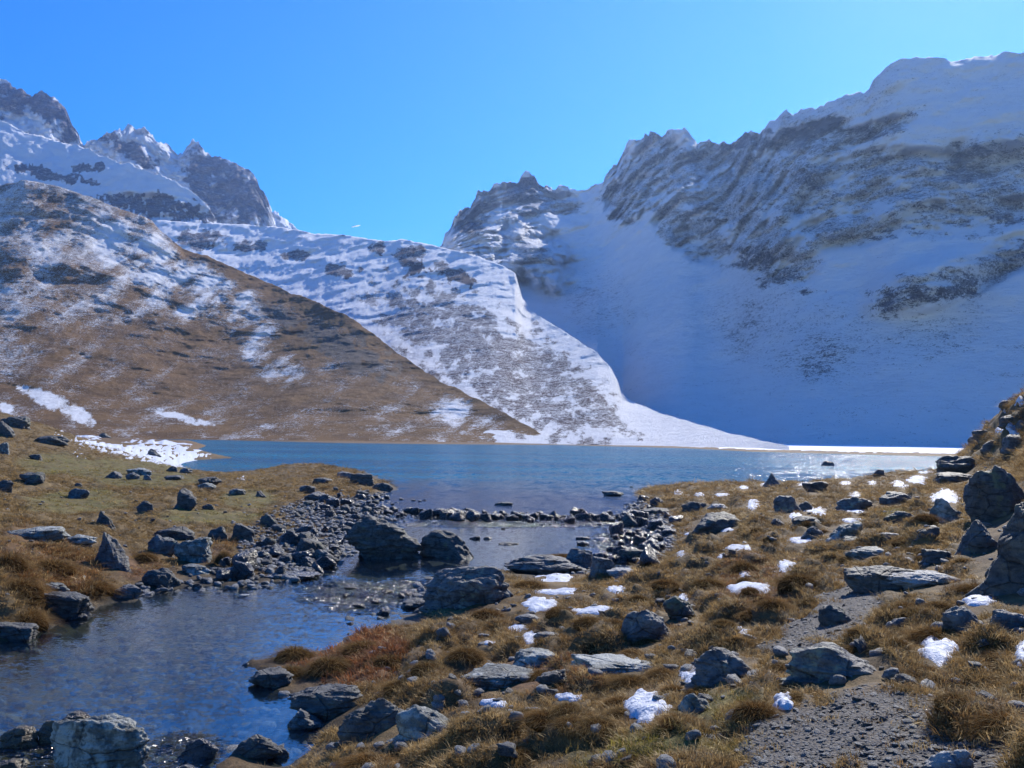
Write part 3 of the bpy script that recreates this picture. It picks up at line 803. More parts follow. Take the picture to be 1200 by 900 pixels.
# ------------------------------------------------------------ mountains and far hills
def ridge(name, crest, base, Yb, Yc, mat, label, x0, x1, nc, nr, g=0.8, rough=10.0, jag=1.5, nscale=0.012, back=1.5,
          snow=None, grass=None, extra=None, bulge=None, jagf=None, kind='structure', squash=1.0, rid=0.5, sm=22, foot=False, hz=1.0):
    px = np.linspace(x0, x1, nc)
    yc = line(crest, px); rb = line(Yb, px); rc = line(Yc, px); n_ = max(int(nc / (x1 - x0) * sm), 1)
    yb = line(base, px); rb, rc, ys_ = smooth1(rb, n_), smooth1(rc, n_), smooth1(yc, n_)
    if foot: yb = project(ray(px, yb)[0] * rb, rb, -1.2 + 0 * rb)[1]
    j = jag * (1 if jagf is None else line(jagf, px))
    yj = j * (fbm2(px * 0.045, px * 0 + 3.3, 5, 0.62)) * 2.0
    t = np.linspace(0, 1, nr)[:, None] ** 0.9
    py = yb + (ys_ - yb) * t + (yc - ys_) * t ** 6 + yj * t ** 16
    Yd = rb + (rc - rb) * (t ** g)
    dx, dz = ray(np.broadcast_to(px, py.shape), py)
    X = dx * Yd; Z = CAMZ + dz * Yd
    q = nscale
    rel = (1 - rid) * fbm3(X * q, Yd * q, Z * q * squash, 7, 0.58) + rid * ridged3(X * q * .8 + 5, Yd * q * .8, Z * q * squash * .7, 6, 0.56) * .6
    env = np.clip(t * 6, 0, 1) ; env = env * (1 if extra is None else extra(np.broadcast_to(px, py.shape), py))
    if bulge: Yd = Yd - bulge(np.broadcast_to(px, py.shape), py) * np.minimum(1, (1 - t) * 6)
    Yd = Yd + rel * rough * env * 1.5 * (Yd / 500)
    X = dx * Yd; Z = CAMZ + dz * Yd + hz * fbm2(X * .035, Yd * .035, 6, .6) * (Yd / 500) * np.clip(t * 4, 0, 1)
    PX = np.broadcast_to(px, py.shape)
    s = snow(PX, py, X, Yd, Z) if snow else np.ones(py.shape)
    gr = grass(PX, py, X, Yd, Z) if grass else np.zeros(py.shape)
    # back side falls away behind the crest
    nb = 14
    k = np.linspace(0, 1, nb + 1)[1:][:, None]
    Yk = Yd[-1] * (1 + (back - 1) * k); Xk = dx[-1] * Yk; Zk = Z[-1] * (1 - k ** 1.4) - 6 * k
    rk = fbm3(Xk * q, Yk * q, Zk * q, 4) * rough * 0.5 * np.minimum(k * 3, 1)
    Zk = Zk - np.abs(rk)
    # skirt in front reaches below the ground
    Xa = np.concatenate([X[:1], X, Xk]); Ya = np.concatenate([Yd[:1] - 1, Yd, Yk]); Za = np.concatenate([np.minimum(Z[:1] - 8, -6), Z, Zk])
    me = mesh_np(name, np.stack([Xa, Ya, Za], -1).reshape(-1, 3), grid_quads(len(Ya), nc))
    attr(me, 'snow', np.concatenate([s[:1], s, np.broadcast_to(s[-1], (nb, nc))])); attr(me, 'grass', np.concatenate([gr[:1], gr, np.broadcast_to(gr[-1], (nb, nc))]))
    return tag(link(name, me, mat), label, kind=kind)

# right-hand cirque and summit in shade
CR_A = [(480,330),(518,287),(521,272),(533,258),(545,245),(556,231),(568,222),(590,212),(606,208),(622,206),(636,212),(650,220),(668,223),(690,221),(703,217),
        (712,203),(722,190),(733,172),(750,163),(757,158),(775,155),(795,152),(812,156),(818,166),(826,169),(842,165),(860,162),(878,157),(890,153),(903,142),
        (930,131),(960,126),(990,113),(1018,104),(1024,92),(1038,79),(1055,70),(1075,66),(1100,68),(1114,73),(1140,67),(1170,63),(1200,60),(1300,70),(1450,120),(1700,240)]
BS_A = [(480,330),(520,310),(600,345),(650,395),(700,430),(730,480),(800,500),(880,518),(905,522.6),(1700,524)]
YB_A = [(480,1050),(600,900),(700,560),(750,430),(800,360),(850,350),(905,330),(1000,322),(1100,314),(1700,300)]
YC_A = [(480,1350),(600,1350),(700,1230),(760,1080),(850,890),(890,765),(930,690),(960,655),(1030,620),(1100,592),(1200,570),(1400,530),(1700,500)]
ROCK_A = [(775,205,62,52,.1),(735,235,30,32),(860,235,95,52,.15),(905,290,60,44,.25),(820,270,60,40,.3),(1130,240,110,40,-.1),(1000,160,80,14,-.3),(880,215,170,50,.05),(960,215,70,35),(1060,210,150,40),(1160,200,90,45,-.1),(1065,345,50,26,-.3),
          (1130,325,60,26,-.3),(1180,300,40,25,-.3),(850,180,70,22,-.2),(940,160,60,15,-.3),(620,232,42,24),(560,250,34,24,-.5),(990,270,90,25,-.15),(660,240,24,16)]
def snowA(px, py, X, Y, Z):
    r = sstep(-.15, .75, blobs(px, py, ROCK_A) + 0.9 * fbm2(px * .025, py * .06, 5, .65))
    st = sstep(.15, .7, fbm2(px * .012 + 4, py * .03, 4)) * sstep(520, 430, py)
    speck = sstep(0.2, .8, blobs(px, py, [(890,370,90,90),(960,400,110,70),(1080,400,120,40,-.2),(700,350,60,70)]))
    crest = sstep(0.5, 0.9, blobs(px, py, [(940,135,240,60,-.35)]))
    lowr = sstep(300, 380, py)
    kn = sstep(0, .6, blobs(px, py, [(590,295,80,42,.2)]))
    return np.clip(0.82 - .05 * lowr - 0.30 * r - 0.12 * st - 0.12 * speck - 0.10 * crest - .16 * kn - .07 * sstep(0, .6, blobs(px, py, [(1080,120,200,70,-.1)])), 0.15, 1)
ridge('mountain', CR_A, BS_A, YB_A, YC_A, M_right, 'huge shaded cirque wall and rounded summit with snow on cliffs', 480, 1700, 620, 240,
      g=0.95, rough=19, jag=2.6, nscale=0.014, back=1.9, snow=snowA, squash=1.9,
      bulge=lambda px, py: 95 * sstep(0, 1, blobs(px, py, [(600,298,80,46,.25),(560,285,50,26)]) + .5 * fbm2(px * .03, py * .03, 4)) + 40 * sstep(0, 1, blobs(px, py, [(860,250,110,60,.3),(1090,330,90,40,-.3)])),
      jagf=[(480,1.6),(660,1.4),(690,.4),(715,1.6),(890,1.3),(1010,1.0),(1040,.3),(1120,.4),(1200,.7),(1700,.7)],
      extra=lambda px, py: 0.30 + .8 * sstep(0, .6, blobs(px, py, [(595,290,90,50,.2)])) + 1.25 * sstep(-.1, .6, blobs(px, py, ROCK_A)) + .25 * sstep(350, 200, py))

# sunlit spur
CR_B = [(120,262),(190,258),(240,262),(285,262),(330,266),(370,274),(400,275),(430,279),(455,283),(470,280),(500,286),(530,293),(560,300),(590,312),(604,320),(608,334),(612,350),
        (622,363),(645,378),(670,394),(700,414),(715,430),(724,446),(728,460),(740,470),(765,481),(800,492),(850,506),(890,516),(925,523)]
BS_B = [(120,400),(300,420),(400,470),(500,515),(560,519),(640,520.6),(700,521.5),(800,523.5),(900,524),(925,524)]
YB_B = [(120,460),(300,450),(400,385),(500,308),(600,285),(655,288),(700,278),(800,250),(925,205)]
YC_B = [(120,1150),(300,1120),(400,1020),(500,920),(590,800),(606,780),(640,650),(700,500),(730,430),(800,325),(860,265),(925,210)]
def snowB(px, py, X, Y, Z):
    e = line(CR_B, px)
    scrub = sstep(-.1, .8, blobs(px, py, [(560,410,120,70,.55),(640,440,90,50,.6),(500,380,80,40,.5),(690,480,50,30,.5),(590,440,150,60,.5)]) + .9 * fbm2(px * .05, py * .07, 5, .65))
    rk = sstep(0, .6, blobs(px, py, [(235,280,30,16),(290,288,22,8),(480,305,22,20),(400,315,26,10),(345,300,20,8),(440,290,14,8),(530,320,30,10,.4)]) + .9 * fbm2(px * .05, py * .07, 5, .65))
    return np.clip(.88 - .42 * scrub - .46 * rk - .05 * sstep(.2, .6, fbm2(px * .05, py * .08, 3)), .1, 1)
ridge('mountain', CR_B, BS_B, YB_B, YC_B, M_spur, 'sunlit snow spur with scrub running down to the lake', 120, 925, 520, 150,
      g=1.15, rough=5.5, jag=.4, nscale=.022, back=1.25, snow=snowB, grass=lambda px, py, X, Y, Z: sstep(330, 420, py) * .8, squash=1.2, rid=.35, sm=40, foot=True, hz=.45)

# far-left rock peaks
CR_D = [(-300,60),(-120,90),(-20,80),(0,92),(8,98),(18,106),(27,103),(38,112),(52,110),(66,118),(78,132),(86,150),(95,166),(104,163),(118,160),(130,156),(140,153),(150,151),(160,153),(172,154),(185,163),(196,172),(208,180),
        (216,176),(226,166),(234,174),(240,182),(252,186),(262,188),(275,187),(290,195),(301,208),(310,222),(317,240),(323,262),(330,330)]
def snowD(px, py, X, Y, Z):
    r = sstep(-.2, .5, blobs(px, py, [(285,230,38,42),(245,205,30,35),(55,125,38,18,.4),(15,115,24,22),(80,150,18,20),(150,175,35,12,.5)]) + .9 * fbm2(px * .05, py * .07, 5, .65))
    return np.clip(.66 - .3 * r, .08, 1)
ridge('mountain', CR_D, [(-300,260),(0,260),(200,300),(330,330)], [(-300,1850),(330,1850)], [(-300,2150),(100,2150),(230,2300),(330,2150)], M_peak,
      'jagged dark rock peaks streaked with snow at the far left', -300, 330, 330, 130, g=.8, rough=9, jag=3.0, nscale=.022, back=1.3, snow=snowD, squash=.6, rid=.8)
ridge('mountain', [(315,250),(322,247),(332,254),(342,262),(350,270),(356,290)], [(315,300),(356,300)], [(315,2400),(356,2400)], [(315,2600),(356,2600)], M_peak,
      'tiny distant snowy peak behind the rock wall', 315, 356, 40, 24, rough=6, jag=1, nscale=.02, snow=lambda px, py, X, Y, Z: px * 0 + .75)
# snow ramp in front of the peaks
CR_E = [(-300,110),(-100,120),(0,140),(20,150),(45,160),(75,168),(100,172),(118,182),(140,190),(165,198),(190,206),(210,215),(228,228),(242,240),(252,256),(262,280)]
def snowE(px, py, X, Y, Z):
    e = line(CR_E, px)
    cl = sstep(0, .5, blobs(px, py, [(180,242,70,17,.12),(105,196,24,8),(60,205,60,8,.2),(225,250,34,14,.3)]) + .9 * fbm2(px * .05, py * .07, 5, .65) + .7 * fbm2(px * .17, py * .12, 3, .6))
    cl = cl * .8
    return np.clip(.97 - .75 * cl, .1, 1)
ridge('mountain', CR_E, [(-300,300),(0,300),(262,320)], [(-300,1350),(262,1440)], [(-300,1760),(100,1760),(262,1600)], M_peak,
      'smooth snowfield ramp with a dark cliff below the left peaks', -300, 262, 300, 90, g=.85, rough=6, jag=.8, nscale=.02, back=1.15, snow=snowE,
      extra=lambda px, py: .35 + 1.3 * sstep(0, .5, blobs(px, py, [(180,242,70,17,.12)])))

# brown hill on the left shore
CR_C = [(-400,150),(-200,190),(0,218),(30,212),(62,217),(80,222),(110,232),(150,249),(178,258),(190,272),(215,292),(240,300),(270,312),(310,330),(345,345),(380,358),(412,373),(440,394),(465,412),
        (490,430),(515,446),(545,462),(575,476),(605,491),(630,505),(650,518),(660,521.5)]
BS_C = [(-400,500),(0,505),(100,514),(250,515),(330,516.8),(400,518.6),(500,519.9),(600,520.8),(660,521.6)]
YB_C = [(-400,250),(0,270),(120,285),(250,290),(330,262),(400,253),(500,262),(600,282),(660,288)]
YC_C = [(-400,640),(0,680),(180,690),(300,660),(400,570),(500,450),(600,340),(660,292)]
def snowC(px, py, X, Y, Z):
    e = line(CR_C, px)
    up = sstep(470, 215, py + .30 * px - 60)
    st = fbm2((px * .9 - py * 1.1) * .012, (px * .55 + py) * .045, 5, .6)      # streaks run down to the right
    ridge_bare = sstep(22, 0, py - e) * sstep(170, 230, px) * .5
    green = blobs(px, py, [(60,470,42,12,.45),(95,487,20,10,.4),(8,478,10,6,.3),(215,490,38,5,.25)])
    dark = sstep(0, .6, blobs(px, py, [(400,410,75,22,.45),(330,370,30,14,.6),(15,300,24,40)]))
    v = .21 + .32 * up + .20 * st - ridge_bare
    v = np.maximum(v, .50 + .2 * st * (px > 430)) * np.where(px > 430, 1, 1) if False else v
    v = v + .2 * sstep(.0, .6, blobs(px, py, [(560,490,90,26,.35),(320,420,50,40,.6),(210,330,120,50,.5)])) * (1 + st)
    v = v + .13 * sstep(430, 560, px)
    v = v + .55 * sstep(-.1, .6, green + .5 * fbm2(px * .08, py * .16, 4, .65))
    v = v + .2 * sstep(.2, .7, fbm2(px * .03, py * .12, 4, .6)) * sstep(440, 520, py)
    return np.clip(v - .12 * dark, 0, 1)
ridge('hill', CR_C, BS_C, YB_C, YC_C, M_hill, 'brown grassy hillside dusted with snow rising from the lake', -400, 660, 640, 200,
      g=.85, rough=11, jag=.3, nscale=.014, back=1.2, snow=snowC,
      grass=lambda px, py, X, Y, Z: np.clip(1 - .9 * sstep(0, .6, blobs(px, py, [(405,408,70,24,.45),(330,370,28,12,.6),(90,228,60,10,.2)]) + .9 * fbm2(px * .05, py * .07, 5, .65)), 0, 1), squash=.8, rid=.45, sm=70, foot=True, hz=.9)

# ------------------------------------------------------------ rocks
ICO = {}
def ico(sub):
    if sub not in ICO:
        bm = bmesh.new(); bmesh.ops.create_icosphere(bm, subdivisions=sub, radius=1)
        v = np.array([q.co[:] for q in bm.verts]); f = np.array([[k.index for k in q.verts] for q in bm.faces]); bm.free()
        ICO[sub] = (v, f)
    return ICO[sub]
def rock_mesh(seed, sub, shape, W=1.0, D=1.0, H=1.0, name='rock'):
    r = np.random.default_rng(seed)
    d, f = ico(sub)
    nP = {'block': 9, 'tilt': 8, 'slab': 12, 'spike': 9, 'wedge': 10, 'rwedge': 14, 'boulder': 15, 'dome': 16, 'round': 20}[shape]
    n = r.normal(size=(nP, 3)); n /= np.linalg.norm(n, axis=1)[:, None]
    if shape in ('block', 'tilt'):
        ax = np.array([[1, 0, 0], [-1, 0, 0], [0, 1, 0], [0, -1, 0], [0, 0, 1]]) + r.normal(size=(5, 3)) * .18
        n = np.concatenate([ax / np.linalg.norm(ax, axis=1)[:, None], n[:5]])
    if shape == 'slab':
        ax = np.array([[0, 0, 1], [.2, -.1, 1], [-.3, -.2, 1], [0, -1, .5]]) + r.normal(size=(4, 3)) * .1
        n = np.concatenate([ax / np.linalg.norm(ax, axis=1)[:, None], n])
    dd = r.uniform(.72, 1.0, len(n)) if shape not in ('block', 'tilt') else np.concatenate([r.uniform(.7, .8, 5), r.uniform(.85, 1.05, len(n) - 5)])
    if shape == 'slab': dd[:3] = .62
    den = np.maximum(d @ n.T, 1e-3) / dd
    k = 9 if shape in ('round', 'boulder', 'dome') else 18
    R = (np.sum(den ** k, 1)) ** (-1.0 / k); R = np.minimum(R, 1.35)
    P = d * R[:, None]
    o = r.uniform(0, 60, 3)
    fb = fbm3(P[:, 0] * 1.7 + o[0], P[:, 1] * 1.7 + o[1], P[:, 2] * 1.7 + o[2], 5, .55)
    stz = 1.0 / max(H / max(W, 1e-3), .3)
    st = ridged3(P[:, 0] * .8 + o[1], P[:, 1] * .8, P[:, 2] * 2.6 * min(stz, 1.5) + o[2] + P[:, 0] * .4, 3)
    P = P * (1 + .17 * fb + (.07 if shape != 'round' else .03) * st)[:, None]
    P = (P - P.min(0)) / (P.max(0) - P.min(0)); P[:, :2] -= .5; z = P[:, 2] * 1.28 - .28
    fl = np.minimum(1 / np.sqrt(np.clip(1 - (np.clip(.36 - z, 0, .62) / .66) ** 2, .05, 1)), 1.9)      # sides go down into the ground, no undercut
    P[:, 0] *= fl; P[:, 1] *= fl
    vis = P[z > .06, :2]; P[:, :2] = (P[:, :2] - vis.min(0)) / np.ptp(vis, 0) - .5
    x = P[:, 0].copy(); zc = np.clip(z, 0, 1)
    if shape == 'spike': P[:, 0] = x * (1 - .58 * zc) - .12 * zc; P[:, 1] *= (1 - .5 * zc)
    if shape == 'wedge': z = z * np.interp(x, [-.5, -.2, .5], [.75, 1.0, .3])
    if shape == 'rwedge': z = z * np.interp(x, [-.5, -.15, .2, .5], [.85, 1.0, .75, .3])
    if shape == 'tilt': a = .3; P[:, 0], z = x * math.cos(a) + (z - .5) * math.sin(a) * .9, .5 + (z - .5) * math.cos(a) - x * math.sin(a) * .8
    if shape == 'dome': z = z * (1 - .9 * np.abs(x) ** 2.2)
    if shape in ('tilt', 'wedge', 'rwedge', 'dome', 'spike'):
        vx = P[z > .06, 0]; P[:, 0] = (P[:, 0] - vx.min()) / np.ptp(vx) - .5; z = z / z.max()
    V = np.stack([P[:, 0] * W, P[:, 1] * D, z * H], 1)
    return mesh_np(name, V, None, True, f)
RM = {'R': M_rock, 'L': M_rockl, 'D': M_rockd, 'W': M_wet, 'P': M_pale, 'B': M_brown}
NM = {'slab': 'flat_rock', 'block': 'block_rock', 'tilt': 'block_rock', 'spike': 'pointed_rock'}
for i, (cx, by, w_, h_, shp, mt, lab) in enumerate(ROCKS):
    X, Y, g = hit(cx, by); s_ = Y / F
    W = w_ * s_; e = max((CAMZ - g) / Y, 0.0)
    D = W * (.62 if shp != 'slab' else .8)
    if by > 880: D = W * .5
    H = h_ * s_ - e * D * .55; H = max(H, .35 * h_ * s_)
    yc_ = Y + D * .42; xc_ = X * yc_ / Y
    z0 = min(float(ground(np.array([xc_]), np.array([yc_]))[0]), g)
    if g <= 0.01: z0 = -0.02
    if g > .05: H *= 1.14
    if z0 < g: H += (g - z0) * .6
    sub = 6 if w_ >= 80 else 5 if w_ >= 34 else 4
    nm = 'boulder' if w_ >= 60 else NM.get(shp, 'rock') if w_ > 12 else 'stone'
    o = link(nm, rock_mesh(100 + i, sub, shp, W, D, H), RM[mt])
    o.location = (xc_, yc_, z0 - .01 - (.14 * H if g > .05 else 0))
    o.rotation_euler = (0, 0, random.uniform(-.12, .12))
    tag(o, lab, 'boulder' if w_ >= 40 else 'rock')

# ------------------------------------------------------------ stones of the shores and the stone row
protos = [rock_mesh(900 + i, 3, ['block', 'boulder', 'block', 'wedge', 'slab', 'round', 'boulder', 'spike'][i], 1, .8, .6, 'stone') for i in range(8)]
for k, pm in enumerate(protos): pm.materials.append(M_wet)
protos_d = [pm.copy() for pm in protos]
for pm in protos_d: pm.materials.clear(); pm.materials.append(M_rockd)
def inpoly(x, y, poly):
    c = False; j = len(poly) - 1
    for i in range(len(poly)):
        (xi, yi), (xj, yj) = poly[i], poly[j]
        if (yi > y) != (yj > y) and x < (xj - xi) * (y - yi) / (yj - yi) + xi: c = not c
        j = i
    return c
def stone(x, y, size, lab, grp, dark=False, flat=1.0):
    X, Y, g = hit(x, y)
    o = link('stone', random.choice(protos_d if dark else protos))
    S = size * random.uniform(.75, 1.3)
    o.scale = (S, S * random.uniform(.8, 1.2), S * random.uniform(.7, 1.15) * flat); o.rotation_euler = (random.uniform(-.2, .2), random.uniform(-.2, .2), random.uniform(0, 6.28))
    o.location = (X, Y, g + .02 * S); tag(o, lab, 'stone', grp)
for i in range(105):                                            # stone row across the outlet
    x = 432 + 325 * (i + random.uniform(-.4, .4)) / 105
    y = np.interp(x, [432, 520, 600, 690, 757], [602, 604, 607.5, 609.5, 609]) + random.choice([-3.5, 0, 0, 2.5]) + random.uniform(-2, 2)
    stone(x, y, random.choice([.22, .3, .36, .5]), 'dark wet stone in the ' + ('left end, behind the big pool boulders,' if x < 555 else 'middle, above the small pool,' if x < 660 else 'right end, by the gravel,') + ' of the stone row', 'stones of the row across the outlet')
LS = [(300,650),(345,600),(380,580),(400,572),(450,578),(455,590),(432,612),(400,635),(385,668),(345,678),(300,676),(250,686),(262,660)]
n = 0
while n < 125:
    x, y = random.uniform(250, 460), random.uniform(572, 686)
    if inpoly(x, y, LS):
        n += 1; stone(x, y, .30 * random.choice([.8, 1, 1, 1.7]), 'dark stone in the jumble of shore stones, ' + ('beside the lake behind the pool boulders' if y < 610 else 'left of the big pool boulder' if y < 648 else 'at the upper edge of the stream pool'), 'shore stones left of the pool', random.random() < .5)
RS = [(690,668),(700,650),(718,630),(735,605),(742,585),(768,590),(796,612),(788,640),(760,664)]
n = 0
while n < 60:
    x, y = random.uniform(690, 796), random.uniform(582, 668)
    if inpoly(x, y, RS): n += 1; stone(x, y, .3 * random.choice([.8, 1, 1.5]), 'dark stone in the glinting gravel, ' + ('at the right end of the stone row' if y < 622 else 'around the dark cube shaped rock'), 'shore stones right of the pool')
for x, y in [(446,595),(440,598),(460,592),(470,586),(484,587),(492,588),(430,583),(498,587),(740,571),(752,577),(590,620),(470,700),(452,694),(440,707),(410,690),(420,712),(405,700),(480,697),(450,720)]:
    stone(x, y, .2, 'small wet stone just breaking the water surface', 'stones breaking the water', flat=.6)

# ------------------------------------------------------------ snow patches
def snow_patch(cx, cy, w_, h_, th, lab, nx=26, ny=22, seed=0, shape=None):
    if shape is None: w_, h_ = w_ * 1.02, h_ * 1.05
    gx, gy = np.meshgrid(np.linspace(cx - w_ * .72, cx + w_ * .72, nx), np.linspace(cy + h_ * .85, cy - h_ * .85, ny))
    dx, dz = ray(gx, gy)
    Yg = np.zeros(gx.shape)
    for r_ in range(ny):                                        # where this row of the patch lies on the ground
        for c_ in (0, nx // 2, nx - 1):
            Yg[r_, c_] = hit(gx[r_, c_], gy[r_, c_], smooth=True)[1]
        Yg[r_] = np.interp(np.arange(nx), [0, nx // 2, nx - 1], Yg[r_, [0, nx // 2, nx - 1]])
    X = dx * Yg
    q = 3.0 / max(w_ * Yg.mean() / F, .05)
    nz = fbm2(X * q + seed * 3.1, Yg * q * .6 + seed, 3, .42)
    m = 1 - ((gx - cx) / (w_ * .5)) ** 2 - ((gy - cy) / (h_ * .5)) ** 2 + .8 * nz if shape is None else shape(gx, gy, nz)
    G = ground(X, Yg)
    z = np.where(m > 0, G + th * .6 * (1 - np.exp(-1.6 * np.clip(m, 0, 3))) + .004, G - .06 * np.clip(-3 * m, 0, 1))
    me = mesh_np('snow', np.stack([X, Yg, z], -1).reshape(-1, 3), grid_quads(ny, nx))
    tag(link('snow_patch', me, M_snow), lab, 'snow patch', kind='thing')
for i, q in enumerate(SNOW): snow_patch(*q[:5], q[5], seed=i)
snow_patch(168, 527, 146, 38, .12, 'large bright snow patch spread over the far left meadow', 90, 40, 77,
           lambda x, y, nz: np.maximum(1 - ((x - 160 - (y - 527) * 2.2) / 62) ** 2 - ((y - 527 - .08 * (x - 160)) / 14) ** 2, .15 - ((x - 222) / 44) ** 2 - ((y - 543) / 9) ** 2) + .75 * nz)
for cx, cy, w_, h_, lab in [(252,550,22,4,'thin snow strip on the meadow right of the large patch'),(278,548,14,4,'snow strip on the meadow nearest the lake'),
                            (256,531,10,3,'small snow strip by the lake edge of the meadow'),(283,561,10,3,'snow fleck on the golden meadow'),(212,545,30,5,'broken snow strip below the large patch'),
                            (288,536,8,3,'snow fleck beside the lake at the meadow rim')]:
    snow_patch(cx, cy, w_, h_, .08, lab, seed=cx)

# ------------------------------------------------------------ grass
def blades(nb, rad, hgt, lean, wid, seed, dome=None, seg=3):
    r = np.random.default_rng(seed); V, T, Hh = [], [], []
    for i in range(nb):
        a = r.uniform(0, 6.283); ca, sa = math.cos(a), math.sin(a)
        rr = rad * math.sqrt(r.uniform(0, 1))
        if dome:
            x, y = rr * ca, rr * sa; z = dome * math.sqrt(max(1 - (rr / rad) ** 2, 0)) - .02
            L = hgt * r.uniform(.6, 1.25); o = rr / rad
            up = 1.0 - .75 * o; out = .25 + 1.0 * o
            b = a + r.normal() * .5
        else:
            x, y, z = rr * ca, rr * sa, -.02; L = hgt * r.uniform(.5, 1.2); up, out = 1.0, lean * r.uniform(.1, 1.2); b = a + r.normal() * .9
        cb, sb = math.cos(b), math.sin(b); w2 = wid * r.uniform(.6, 1.2) * .5
        tw = r.uniform(0, 3.14); wx, wy = math.cos(tw), math.sin(tw); base = len(V)
        for k in range(seg + 1):
            f = k / seg
            hx = out * L * (f * .55 + .45 * f * f); hz = up * L * (f - .32 * f * f * (1 + out)) - (out * .25 * L * f * f if dome else 0)
            ww = w2 * (1 - f) ** .7
            p = np.array([x + cb * hx, y + sb * hx, z + hz])
            if k < seg:
                V += [p - np.array([wx, wy, 0]) * ww, p + np.array([wx, wy, 0]) * ww]; Hh += [f, f]
            else: V.append(p); Hh.append(1.0)
        for k in range(seg - 1):
            q = base + 2 * k; T += [[q, q + 1, q + 3], [q, q + 3, q + 2]]
        q = base + 2 * (seg - 1); T.append([q, q + 1, q + 2])
    return V, T, Hh
proto_col = bpy.data.collections.new('tuft_models')
for i in range(6):
    V, T, Hh = blades(34, .07, .088, [.5, .9, 1.3][i % 3], .0055, 40 + i)
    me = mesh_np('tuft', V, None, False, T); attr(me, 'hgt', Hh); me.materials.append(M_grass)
    o = bpy.data.objects.new('tuft_%d' % i, me); proto_col.objects.link(o)
pebble_col = bpy.data.collections.new('pebble_models')
for i in range(5):
    me = rock_mesh(700 + i, 2, ['round', 'block', 'slab', 'boulder', 'slab'][i], 1, .8, .5, 'pebble'); me.materials.append(M_rock if i == 1 else M_pale)
    o = bpy.data.objects.new('pebble_%d' % i, me); proto = pebble_col.objects.link(o)

def scatter(name, pts, rot, scale, tint, idx, coll, label, cat):
    me = bpy.data.meshes.new(name); me.vertices.add(len(pts)); me.vertices.foreach_set('co', np.asarray(pts, np.float32).ravel())
    a = me.attributes.new('rot', 'FLOAT_VECTOR', 'POINT'); a.data.foreach_set('vector', np.asarray(rot, np.float32).ravel())
    a = me.attributes.new('size', 'FLOAT_VECTOR', 'POINT'); a.data.foreach_set('vector', np.asarray(scale, np.float32).ravel())
    a = me.attributes.new('which', 'INT', 'POINT'); a.data.foreach_set('value', np.asarray(idx, np.int32))
    attr_col(me, 'tint', tint)
    o = link(name, me); tag(o, label, cat, kind='stuff')
    g = bpy.data.node_groups.new(name + '_scatter', 'GeometryNodeTree')
    g.interface.new_socket('Geometry', in_out='INPUT', socket_type='NodeSocketGeometry'); g.interface.new_socket('Geometry', in_out='OUTPUT', socket_type='NodeSocketGeometry')
    N = g.nodes.new; gi, go = N('NodeGroupInput'), N('NodeGroupOutput')
    ci = N('GeometryNodeCollectionInfo'); ci.inputs['Collection'].default_value = coll; ci.inputs['Separate Children'].default_value = True; ci.inputs['Reset Children'].default_value = True
    ip = N('GeometryNodeInstanceOnPoints'); ip.inputs['Pick Instance'].default_value = True
    def na(nm, ty):
        q = N('GeometryNodeInputNamedAttribute'); q.data_type = ty; q.inputs['Name'].default_value = nm; return q.outputs['Attribute']
    L = g.links.new
    L(gi.outputs[0], ip.inputs['Points']); L(ci.outputs[0], ip.inputs['Instance']); L(na('which', 'INT'), ip.inputs['Instance Index'])
    L(na('rot', 'FLOAT_VECTOR'), ip.inputs['Rotation']); L(na('size', 'FLOAT_VECTOR'), ip.inputs['Scale']); L(ip.outputs[0], go.inputs[0])
    md = o.modifiers.new('scatter', 'NODES'); md.node_group = g
    return o

NG = 460000
gu = rng.uniform(-.9, .9, NG); gw = rng.uniform(math.log(2.6), math.log(75), NG); gY = np.exp(gw); gX = gu * gY
zz, zb, ppx, ppy, mm = ground(gX, gY, True)
rkm = blobs(ppx, ppy, [(r[0], r[1] - r[3] * .3, r[2] * .5, r[3] * .5) for r in ROCKS])
snm = blobs(ppx, ppy, [(q[0], q[1] + 4, q[2] * .52, q[3] * .56 + 5) for q in SNOW])
prob = sstep(.03, .12, zz) * (1 - .97 * sstep(.25, .95, mm['path'])) * (1 - .75 * mm['green']) * (snm < 0) * (rkm < .0)
_e = .04; _sl = np.hypot(ground(gX + _e, gY) - zz, ground(gX, gY + _e) - zz) / _e
prob = prob * np.clip(.55 + 1.1 * _sl, 0, 1.6)
thin = .2 +  .84 * sstep(-.35, .2, fbm2(gX * .8, gY * .8, 3))
leftm = 1 - sstep(300, 420, ppx)
keep = rng.uniform(0, 1, NG) < prob * thin * np.where((leftm > .5) & (gY > 22), .85, 1)
gX, gY, zz, ppx, ppy, leftm = gX[keep], gY[keep], zz[keep], ppx[keep], ppy[keep], leftm[keep]
tc, _, _ = turf_colour(gX, gY, zz, ppx, ppy, mm['green'][keep])
tc = tc * 2.1 * rng.uniform(.75, 1.3, (len(gX), 1)); straw = rng.uniform(0, 1, len(gX)) < .38
tc[straw] = np.array([.42, .31, .15]) * rng.uniform(.7, 1.2, (straw.sum(), 1))
tc = mixc(tc, .75 * sstep(0, .5, blobs(ppx, ppy, [(400,768,88,38)])), (.27, .095, .04)) * rng.uniform(.8, 1.2, (len(gX), 1))
redg = sstep(0, .4, blobs(ppx, ppy, [(400,765,85,42),(60,680,80,55),(20,650,40,50),(262,645,14,22)]))
sc = rng.uniform(.55, 1.15, len(gX)) * (1 + .6 * redg) * (1 + np.clip(gY - 8, 0, 30) * .02) * np.where(leftm > .5, .8, 1)
size = np.stack([sc * (1 + np.clip(gY - 6, 0, 40) * .05), sc * (1 + np.clip(gY - 6, 0, 40) * .05), sc * .85], 1)
